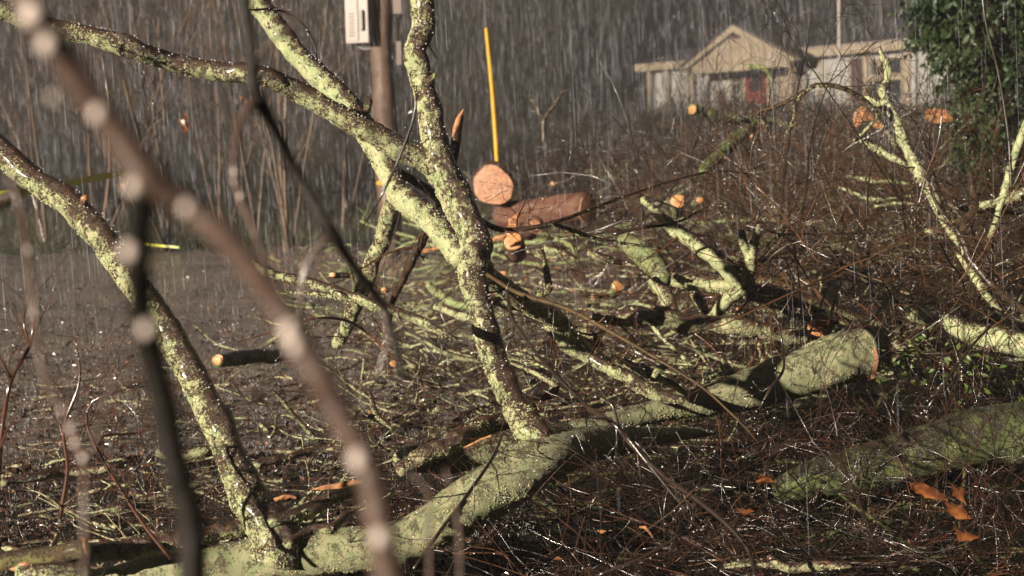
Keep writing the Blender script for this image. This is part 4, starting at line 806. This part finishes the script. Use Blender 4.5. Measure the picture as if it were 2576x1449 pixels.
# ------------------------------------------------------------------ brush masses
def brush(name, n, zone, zr, L, rad, m, sub=(5, 4), D=(1, .7, .5), wob=.2, droop=.02, mn=.0011, drops=0, K=7):
    P0 = []
    while len(P0) < n:
        x = rng.uniform(zone[0], zone[1]); y = rng.uniform(zone[2], zone[3]); z = rng.uniform(*zr)*float(np.clip(1-(y-650)/420, .2, 1)); r = ray(x, y)
        tt = (z-CAM_Z)/r[2]
        if tt > 0: P0.append(C0+r*tt)
    P0 = np.array(P0); d = rng.normal(0, 1, (n, 3))*D; d[:, 2] += .15
    g = Geo(); a, r = grow(P0, d, rng.uniform(*L, n), rng.uniform(*rad, n), K, wob*.6, droop); g.tubes(a, r, 4)
    b, rb = spawn(a, r, sub[0], (.4, 1.1), (.25, .6), K=6, wob=wob); rb = np.maximum(rb, mn); g.tubes(b, rb, 3)
    c, rc = spawn(b, rb, sub[1], (.4, 1.2), (.25, .6), K=5, wob=wob*1.2); rc = np.maximum(rc*.9, mn); g.tubes(c, rc, 3)
    o = g.build(name, M[m], base=P0[0], kind='stuff')
    if drops:
        q = np.concatenate([b[:, -1], c[:, -1], c[:, 2]]); q = q[rng.permutation(len(q))[:drops]]
        Geo().add(*blobs(q-[0, 0, .001], rng.uniform(.0008, .0022, len(q)))).build('brush_raindrops', M['drop'], base=P0[0], kind='stuff')
    return o
brush('red_brush', 300, (1850, 2700, 520, 760), (.3, 1.1), (.5, 1.3), (.003, .007), 'twig_rust', (4, 3), (1, .6, .9), mn=.0018, wob=.15, drops=900)
brush('red_brush', 300, (1750, 2750, 540, 700), (.3, .9), (.6, 1.3), (.002, .0045), 'twig_rust', (5, 3), (.7, .5, 1.1), mn=.0022, wob=.14, drops=700)
brush('dark_brush', 190, (1550, 2750, 470, 620), (.4, 1.2), (.8, 1.6), (.003, .009), 'twig_dark', (6, 4), (.9, .5, 1.0), mn=.0015, drops=300)
brush('brown_brush', 160, (1300, 2200, 500, 600), (.2, .6), (.8, 1.6), (.004, .009), 'twig', (6, 4), (1, .5, .8), mn=.0018)
brush('dark_brush', 240, (1850, 2700, 480, 900), (.1, .8), (.5, 1.3), (.003, .010), 'twig_dark', (4, 2), (1, .6, .8), drops=500)
brush('red_brush', 120, (1420, 2750, 1040, 1560), (.05, .42), (.4, 1.0), (.0022, .0045), 'twig_red', (4, 3), (1, .5, .3), mn=.0016, wob=.16, drops=600)
brush('dark_brush', 200, (1420, 2750, 1040, 1560), (.02, .38), (.4, 1.0), (.0025, .0065), 'twig_dark', (4, 3), (1, .5, .28), mn=.0017, wob=.16, drops=500)
brush('rust_brush', 50, (1420, 2750, 1060, 1560), (.15, .45), (.4, .9), (.002, .0035), 'twig_rust', (3, 2), (1, .5, .35), mn=.0015, wob=.13, drops=200)
brush('red_brush', 40, (850, 1500, 1330, 1500), (.01, .06), (.2, .5), (.0015, .003), 'twig_red', (4, 3), (1, .6, .12), mn=.0014, drops=200)
brush('dark_brush', 120, (850, 1900, 700, 1080), (.02, .22), (.4, 1.0), (.0025, .006), 'twig_dark', (4, 3), (1, .6, .28), mn=.0018, wob=.16, drops=400)
brush('brown_brush', 120, (850, 1850, 700, 1050), (.02, .22), (.4, 1.0), (.0025, .006), 'twig', (4, 3), (1, .6, .3), mn=.0017, wob=.16, drops=700)
brush('dark_brush', 100, (0, 1050, 980, 1420), (.02, .07), (.3, .8), (.0022, .005), 'twig_dark', (4, 3), (1, .6, .14), mn=.0015, wob=.16, drops=600)
brush('brown_brush', 60, (0, 1050, 950, 1350), (.02, .08), (.3, .7), (.002, .004), 'twig', (4, 3), (1, .6, .28), mn=.0014, wob=.16, drops=700)
brush('brown_brush', 40, (0, 520, 950, 1300), (.05, .3), (.3, .8), (.002, .004), 'twig', (5, 3), (.8, .6, .9), drops=400)
brush('brown_brush', 120, (1250, 1900, 560, 760), (.1, .5), (.5, 1.4), (.004, .009), 'twig', (5, 4), (1, .6, .6), mn=.0018)
brush('far_brush', 260, (1250, 2600, 420, 560), (.2, 1.), (.8, 2.2), (.006, .016), 'far_twig', (5, 4), (1, .6, .6), mn=.004)
brush('far_brush', 90, (-50, 1200, 560, 640), (.05, .3), (.5, 1.4), (.006, .012), 'far_twig', (4, 3), (1, .6, .5), mn=.004)

# ------------------------------------------------------------------ felled wood with sawn faces
def sawn(label, x, y, d, w, back, m='cut', body='sawn_side', ell=1.1, L=.5, name='cut_log'):
    p = P(x, y, d); dv = norm(np.array(back, float)); r = w*.5*KPX*d
    t = thing(name, label, 'log', p-[0, 0, r], 'felled log sections')
    c = catmull([[*(p-dv*L), r*.95], [*(p-dv*L*.5), r], [*p, r]], .06); limb('log_body', c, M[body], t, 22, .07, .04, 0, rng.uniform(0, 9), flat=(False, True))
    cut_end(t, p+dv*.005, dv, r*.96, m, ell=1.0); return t
sawn('largest reddish sawn round facing the viewer at the foot of the yellow guard', 1240, 466, 17.5, 104, (-.12, -1, .05), 'cut_red', 'dark_bark', L=1.2)
sawn('orange sawn round below the large one', 1290, 606, 14.2, 50, (-.1, -1, .35), 'cut', 'sawn_side', L=.4)
sawn('redder sawn round partly behind the orange splinter', 1345, 566, 15.0, 46, (.1, -1, .2), 'cut_red', 'sawn_side', L=.5)
sawn('tiny orange sawn disc up right of the largest round', 1300, 430, 24, 16, (0, -1, .1), 'cut', 'far_lichen', L=.4)
sawn('pinhead-sized orange cut left of the tangled middle', 1391, 462, 26, 11, (0, -1, .1), 'cut', 'far_lichen', L=.4)
sawn('orange sawn disc above the torn-tipped branch', 1705, 506, 14, 36, (-.1, -1, .2), 'cut', 'far_lichen', L=.6)
sawn('smaller orange disc directly right of it beside a bare shoot', 1760, 504, 14.5, 17, (0, -1, .1), 'cut', 'far_lichen', L=.5)
sawn('dim orange disc low in the middle brush', 1553, 720, 10.5, 26, (0, -1, .2), 'cut_dull', 'far_lichen', L=.4)
sawn('small orange cut beside the main limb at knee height', 1265, 690, 9.4, 18, (0, -1, .1), 'cut', 'moss', L=.3)
sawn('little orange disc on the road right of the mossy stick', 966, 730, 11, 15, (0, -1, .1), 'cut', 'moss', L=.3)
sawn('orange nub on the far side of the road under the crossing twig', 836, 692, 12.2, 16, (-.3, -1, .1), 'cut', 'moss', L=.3)
sawn('glowing orange cut low in the pile left of the main limb', 990, 914, 8.2, 18, (0, -1, .1), 'cut', 'dark_bark', L=.2)
# reddish peeled log lying on its side
branch('reddish peeled log lying on its side behind the sawn rounds', [(1262, 545, 17.9, 66), (1330, 538, 17.6, 70), (1400, 532, 17.3, 70), (1480, 526, 17.0, 66)], 'sawn_side', 'cut_log', 18, .03, .02, 0, step=.12, cuts=(1,), cm='cut_red', cat='log', group=None)
def chunk(label, px, d, w, m='chips', cat='wood chunk', name='wood_splinter', group='splintered chunks of fresh wood'):
    c = catmull([list(P(x, y, d))+[ww*.5*KPX*d] for (x, y), ww in zip(px, w)], .02)
    V, F = tubes(c[None, :, :3], c[None, :, 3], 7); ctr = np.repeat(c[:, :3], 7, 0); V = ctr+(V-ctr)*(1+.8*vnoise(V*(.6/max(c[:, 3].mean(), .003)))[:, None])*[1, .45, 1]
    k = len(V); V = np.vstack([V, c[0, :3], c[-1, :3]]); i = np.arange(7); j = (i+1) % 7; L = (len(c)-1)*7
    caps = np.concatenate([np.stack([j, i, np.full(7, k)], -1), np.stack([L+i, L+j, np.full(7, k+1)], -1)])
    return tag(mk(name, V, [F, caps], M[m], base=c[0, :3], smooth_=False), label, cat, group)
chunk('tall pointed orange splinter standing between the sawn rounds', [(1278, 585), (1292, 560), (1303, 532)], 14., (26, 22, 3))
chunk('flat orange splinter lying left of the lower sawn round', [(1232, 606), (1255, 598), (1282, 590)], 14., (4, 12, 16))
chunk('orange V-shaped splinter on the ground behind the main limb', [(1040, 636), (1075, 630), (1112, 622)], 13., (5, 12, 8))
chunk('orange roof-shaped chunk in front of the house left of the crooked branch', [(2150, 318), (2172, 285), (2200, 300)], 16., (10, 26, 8))
chunk('small orange block under the roof-shaped chunk', [(2195, 312), (2222, 316)], 16., (16, 20))
chunk('broad orange slab in the shade below the evergreen', [(2330, 285), (2362, 290), (2395, 300)], 15., (30, 36, 14))
chunk('orange splinter hanging at the edge of the lawn', [(1893, 320), (1890, 350)], 18., (8, 6))
chunk('chunky torn orange wood right of the main limb near the fallen trunk', [(1362, 1005), (1385, 992), (1408, 972)], 6.9, (20, 24, 8), 'brown_leaf')
chunk('orange torn bark patch at the bottom left corner', [(25, 1432), (50, 1430), (80, 1424)], 5.3, (8, 22, 12))
chunk('long orange torn strip on the short rough branch', [(780, 1232), (840, 1222), (910, 1212)], 6.0, (6, 14, 8))
chunk('orange fragment left of the torn strip', [(690, 1258), (715, 1250), (745, 1252)], 6.0, (8, 12, 6))
chunk('thin orange strip on the forked limb under the main trunk', [(1165, 1150-22, ), (1200, 1110), (1235, 1095)], 6.4, (5, 7, 4))
chunk('pale bent stick like a boomerang in the black brush', [(1608, 1326), (1622, 1327), (1634, 1340), (1642, 1352)], 5.6, (5, 7, 6, 2))
# orange strewn chips: too many to count
def chips(n, zone, size, zr=(.01, .03)):
    P0 = []
    for _ in range(n):
        x = rng.uniform(zone[0], zone[1]); y = rng.uniform(zone[2], zone[3]); z = rng.uniform(*zr); r = ray(x, y); P0.append(C0+r*((z-CAM_Z)/r[2]))
    return np.array(P0)
g = Geo()
for n, z, s, zr in ((1800, (650, 1350, 600, 740), .035, (.01, .04)), (300, (0, 1000, 760, 1449), .028, (.02, .05)), (40, (1000, 2500, 900, 1449), .03, (.05, .3)), (180, (1250, 2300, 520, 800), .06, (.1, .6))):
    c = chips(n, z, s, zr); g.add(*leaves(c, rng.uniform(.4, 1.2, len(c))*s))
g.build('wood_chips', M['chips'], base=(0, 10, 0), kind='stuff')
g = Geo()
for n, z, s, zr in ((9000, (-100, 1300, 560, 1500), .05, (.014, .03)), (1800, (900, 2700, 600, 1080), .05, (.0, .1))):
    c = chips(n, z, s, zr); dr = rng.normal(0, 1, c.shape)*[1, 1, .15]; g.add(*leaves(c, rng.uniform(.5, 1.3, len(c))*s, dr))
g.build('leaf_litter', M['leaf_litter'], base=(0, 8, 0), kind='stuff')

# dead magnolia-like leaves bottom right
def big_leaf(label, px, d, w, twist=.3):
    c = catmull([list(P(x, y, d+.02*i))+[0] for i, (x, y) in enumerate(px)], .008)[:, :3]; n = len(c); s = np.linspace(0, 1, n)
    tg = norm(np.gradient(c, axis=0)); sd = norm(np.cross(tg, CF)+CF*twist); wd = (w*.5*KPX*d)*np.sin(np.pi*np.clip(s*.93+.04, 0, 1))**.9*(1+.35*vnoise(np.stack([s*7, 0*s+px[0][0], 0*s], -1)))
    up = norm(np.cross(sd, tg)); rows = []
    for f in (-1, -.5, 0, .5, 1): rows.append(c+sd*(wd*f*(1+.25*vnoise(np.stack([s*9, 0*s+f*5+px[0][1], 0*s], -1))))[:, None]+up*(abs(f)*.6*wd*(1+.5*np.sin(s*6+f)))[:, None])
    V = np.stack(rows, 1).reshape(-1, 3); V2 = V-up.repeat(5, 0)*.0012; F = []
    for i in range(n-1):
        for j in range(4): a = i*5+j; F.append([a, a+1, a+6, a+5]); F.append([a+5*n, a+5*n+5, a+5*n+6, a+5*n+1])
    o = tag(mk('dead_leaf', np.vstack([V, V2]), [np.array(F)], M['brown_leaf'], base=c[0]), label, 'leaf', 'large dead leaves in the lower right')
    return o
big_leaf('broad orange dead leaf furthest left of the cluster in the lower right', [(2288, 1218), (2330, 1232), (2385, 1258)], 5.8, 34)
big_leaf('narrow bright orange leaf hanging point down', [(2395, 1217), (2415, 1240), (2432, 1270)], 5.6, 22)
big_leaf('orange leaf in the middle of the lower right cluster', [(2378, 1262), (2410, 1285), (2445, 1305)], 5.8, 28)
big_leaf('glossy brown leaf curled at the bottom of the cluster', [(2400, 1325), (2430, 1345), (2465, 1352)], 5.7, 26, .8)
big_leaf('rust leaf on its own in the dark brush left of the cluster', [(1850, 1278), (1880, 1285), (1910, 1274)], 5.7, 18, .7)
big_leaf('small rust leaf above the lone rust leaf', [(1900, 1215), (1925, 1205), (1950, 1212)], 5.9, 20)

# green shoots right
g = Geo()
for x, y, d in ((2200, 900, 8.8), (2250, 920, 8.6), (2350, 930, 8.2), (2420, 940, 8.2), (2480, 930, 8.1), (2300, 880, 9.0), (940, 1080, 6.9), (1420, 1180, 6.9), (2560, 960, 8.)):
    c = P(x, y, d)+rng.normal(0, .06, (26, 3)); g.add(*leaves(c, rng.uniform(.02, .05, 26)))
g.build('green_shoots', M['fern'], base=P(2300, 900, 8.5), kind='stuff')

# ------------------------------------------------------------------ out-of-focus foreground branches
t = thing('foreground_branch', 'thick blurred brown branch crossing close to the lens and forking on the left', 'branch', P(985, 1500, 1.1))
A = tr([(40, -60, 1.05, 52), (85, 40, 1.05, 54), (150, 140, 1.06, 50), (250, 275, 1.07, 50), (340, 400, 1.08, 60), (400, 470, 1.08, 54), (480, 525, 1.09, 46), (590, 620, 1.09, 46), (680, 745, 1.1, 46), (745, 860, 1.1, 48), (820, 980, 1.1, 46), (870, 1080, 1.1, 46), (920, 1180, 1.1, 50), (960, 1320, 1.1, 54), (990, 1500, 1.1, 56)], .01)
B = tr([(372, 440, 1.08, 60), (356, 540, 1.14, 54), (350, 660, 1.2, 52), (362, 780, 1.26, 54), (382, 900, 1.3, 56), (415, 1060, 1.32, 58), (450, 1200, 1.33, 60), (480, 1350, 1.34, 62), (495, 1500, 1.34, 64)], .01)
A[:, 3] *= 1.28; B[:, 3] *= 1.1
limb('stem', A, M['brown_bark'], t, 16, .08, .04, .2); limb('side_stem', B, M['black_bark'], t, 14, .08, .04, .1)
def drops_on(t, L, d):
    for x, y, r in L:
        c = P(x, y, d-.02)[None]; r_ = r*1.3*KPX*d; V, F = ICO
        # subdivided drop, slightly pear shaped
        fv = [np.array([V[a], V[b], V[c_]]) for a, b, c_ in F]; tri = []
        for q in fv:
            ab, bc, ca = norm(q[0]+q[1]), norm(q[1]+q[2]), norm(q[2]+q[0]); tri += [[q[0], ab, ca], [ab, q[1], bc], [ca, bc, q[2]], [ab, bc, ca]]
        tri = np.array(tri); VV = tri.reshape(-1, 3); VV = VV*[1, 1, 1.15]; VV[:, :2] *= (1-.18*VV[:, 2:3]); q = VV*r_+c
        mk('raindrop', q, [np.arange(len(q)).reshape(-1, 3)], M['big_drop'], t)
drops_on(t, [(82, 35, 22), (120, 112, 18), (246, 285, 15), (336, 470, 15), (325, 632, 16), (368, 828, 14), (470, 522, 12), (728, 832, 17), (742, 872, 14), (900, 1155, 17), (958, 1350, 15), (135, 245, 9)], 1.06)
t = thing('foreground_branch', 'slender dark branch hanging from the top edge and forking twice left of the main trunk', 'branch', P(1000, 900, 2.2))
c1 = tr([(610, -60, 2.1, 26), (622, 60, 2.1, 24), (632, 150, 2.1, 22), (645, 245, 2.1, 30), (690, 320, 2.15, 20), (740, 420, 2.2, 20), (790, 510, 2.2, 20), (832, 585, 2.2, 24), (890, 670, 2.25, 18), (960, 765, 2.3, 18), (990, 850, 2.3, 14), (1020, 960, 2.3, 10)], .015)
c1[:, 3] *= 1.25
limb('stem', c1, M['black_bark'], t, 12, .08, .04, .2)
for s in ([(645, 250, 2.1, 20), (605, 305, 2.08, 16), (590, 380, 2.06, 15), (588, 450, 2.05, 15), (612, 520, 2.05, 16), (645, 600, 2.05, 13), (680, 690, 2.05, 10)], [(832, 588, 2.2, 14), (785, 640, 2.2, 13), (762, 700, 2.2, 11), (755, 790, 2.2, 11), (762, 880, 2.2, 8)], [(640, 150, 2.1, 12), (700, 90, 2.1, 6), (760, 40, 2.1, 4)], [(960, 765, 2.3, 10), (975, 860, 2.3, 9), (940, 960, 2.3, 8)]):
    limb('side_stem', tr(s, .015), M['brown_bark'], t, 10, .08, .04, .2)
drops_on(t, [(588, 432, 5), (604, 494, 5), (762, 668, 5), (985, 690, 3)], 2.05)
t = thing('foreground_branch', 'thin blurred grey twig standing upright near the left edge with pale drops along it', 'twig', P(215, 1500, 1.6))
limb('stem', tr([(25, 440, 1.75, 16), (50, 520, 1.75, 16), (68, 630, 1.72, 15), (85, 780, 1.7, 15), (100, 900, 1.7, 15), (135, 1000, 1.68, 14), (175, 1080, 1.65, 15), (212, 1165, 1.62, 18), (213, 1280, 1.6, 15), (212, 1500, 1.6, 16)], .012), M['brown_bark'], t, 10, .08, .04, .2)
limb('side_stem', tr([(215, 1165, 1.62, 12), (245, 1080, 1.63, 9), (270, 990, 1.64, 7), (300, 930, 1.64, 4)], .012), M['brown_bark'], t, 8, .08, .04, .2)
drops_on(t, [(155, 1030, 5), (178, 1078, 7), (190, 1115, 7), (208, 1152, 7), (70, 628, 5)], 1.62)
t = thing('foreground_branch', 'pair of faint blurred stalks at the bottom edge right of the thick blurred branch', 'twig', P(1160, 1500, 1.8))
limb('stem', tr([(1120, 1180, 1.8, 8), (1150, 1300, 1.8, 10), (1160, 1500, 1.8, 11)], .012), M['brown_bark'], t, 8)
limb('side_stem', tr([(1030, 1190, 1.8, 6), (1075, 1230, 1.8, 10), (1080, 1320, 1.8, 10), (1080, 1500, 1.8, 10)], .012), M['brown_bark'], t, 8)
t = thing('foreground_branch', 'black blurred branch end poking in at the left edge beside the tape', 'branch', P(-80, 560, 2.6))
limb('stem', tr([(-80, 530, 2.6, 50), (0, 505, 2.6, 40), (45, 488, 2.6, 30), (60, 480, 2.6, 14)], .015), M['dark_bark'], t, 12)

# ------------------------------------------------------------------ rain
def rain():
    g = Geo()
    for n, d0, d1, w in ((120, 3.5, 7, .0003), (900, 7, 14, .0005), (13000, 14, 30, .0010), (16000, 30, 60, .0021)):
        d = np.sqrt(rng.uniform(d0**2, d1**2, n)); x = rng.uniform(-150, 2726, n); y = rng.uniform(-150, 1500, n)
        p = np.array([P(a, b, c) for a, b, c in zip(x, y, d)]); p = p[p[:, 2] > T(p[:, 0], p[:, 1])+.1]; n = len(p)
        L = .08*np.exp(rng.normal(0, .7, n))*(1+d[:n].mean()*.03); dv = np.array([.035, 0, -1])+rng.normal(0, .012, (n, 3))
        a = np.stack([p, p+dv*(L*.5)[:, None], p+dv*L[:, None]], 1); r = np.tile([w*.4, w, w*.5], (n, 1))*rng.uniform(.5, 1.3, (n, 1)); g.tubes(a, r, 3)
    g.build('falling_rain', M['rain'], base=(0, 10, 3), kind='stuff')
    n = 14000; g = Geo(); c = []
    for _ in range(n):
        x = rng.uniform(-80, 1350); y = rng.uniform(560, 1449)**1.0; r = ray(x, y); c.append(C0+r*((.014-CAM_Z)/r[2]))
    c = np.array(c); D = rng.normal(0, .35, (n, 3)); D[:, 2] = 1; a, r = grow(c, D, rng.uniform(.008, .028, n), rng.uniform(.0005, .0013, n), 3, .05); g.tubes(a, r, 3)
    g.build('rain_splashes', M['drop'], base=(-2, 10, 0), kind='stuff')
rain()
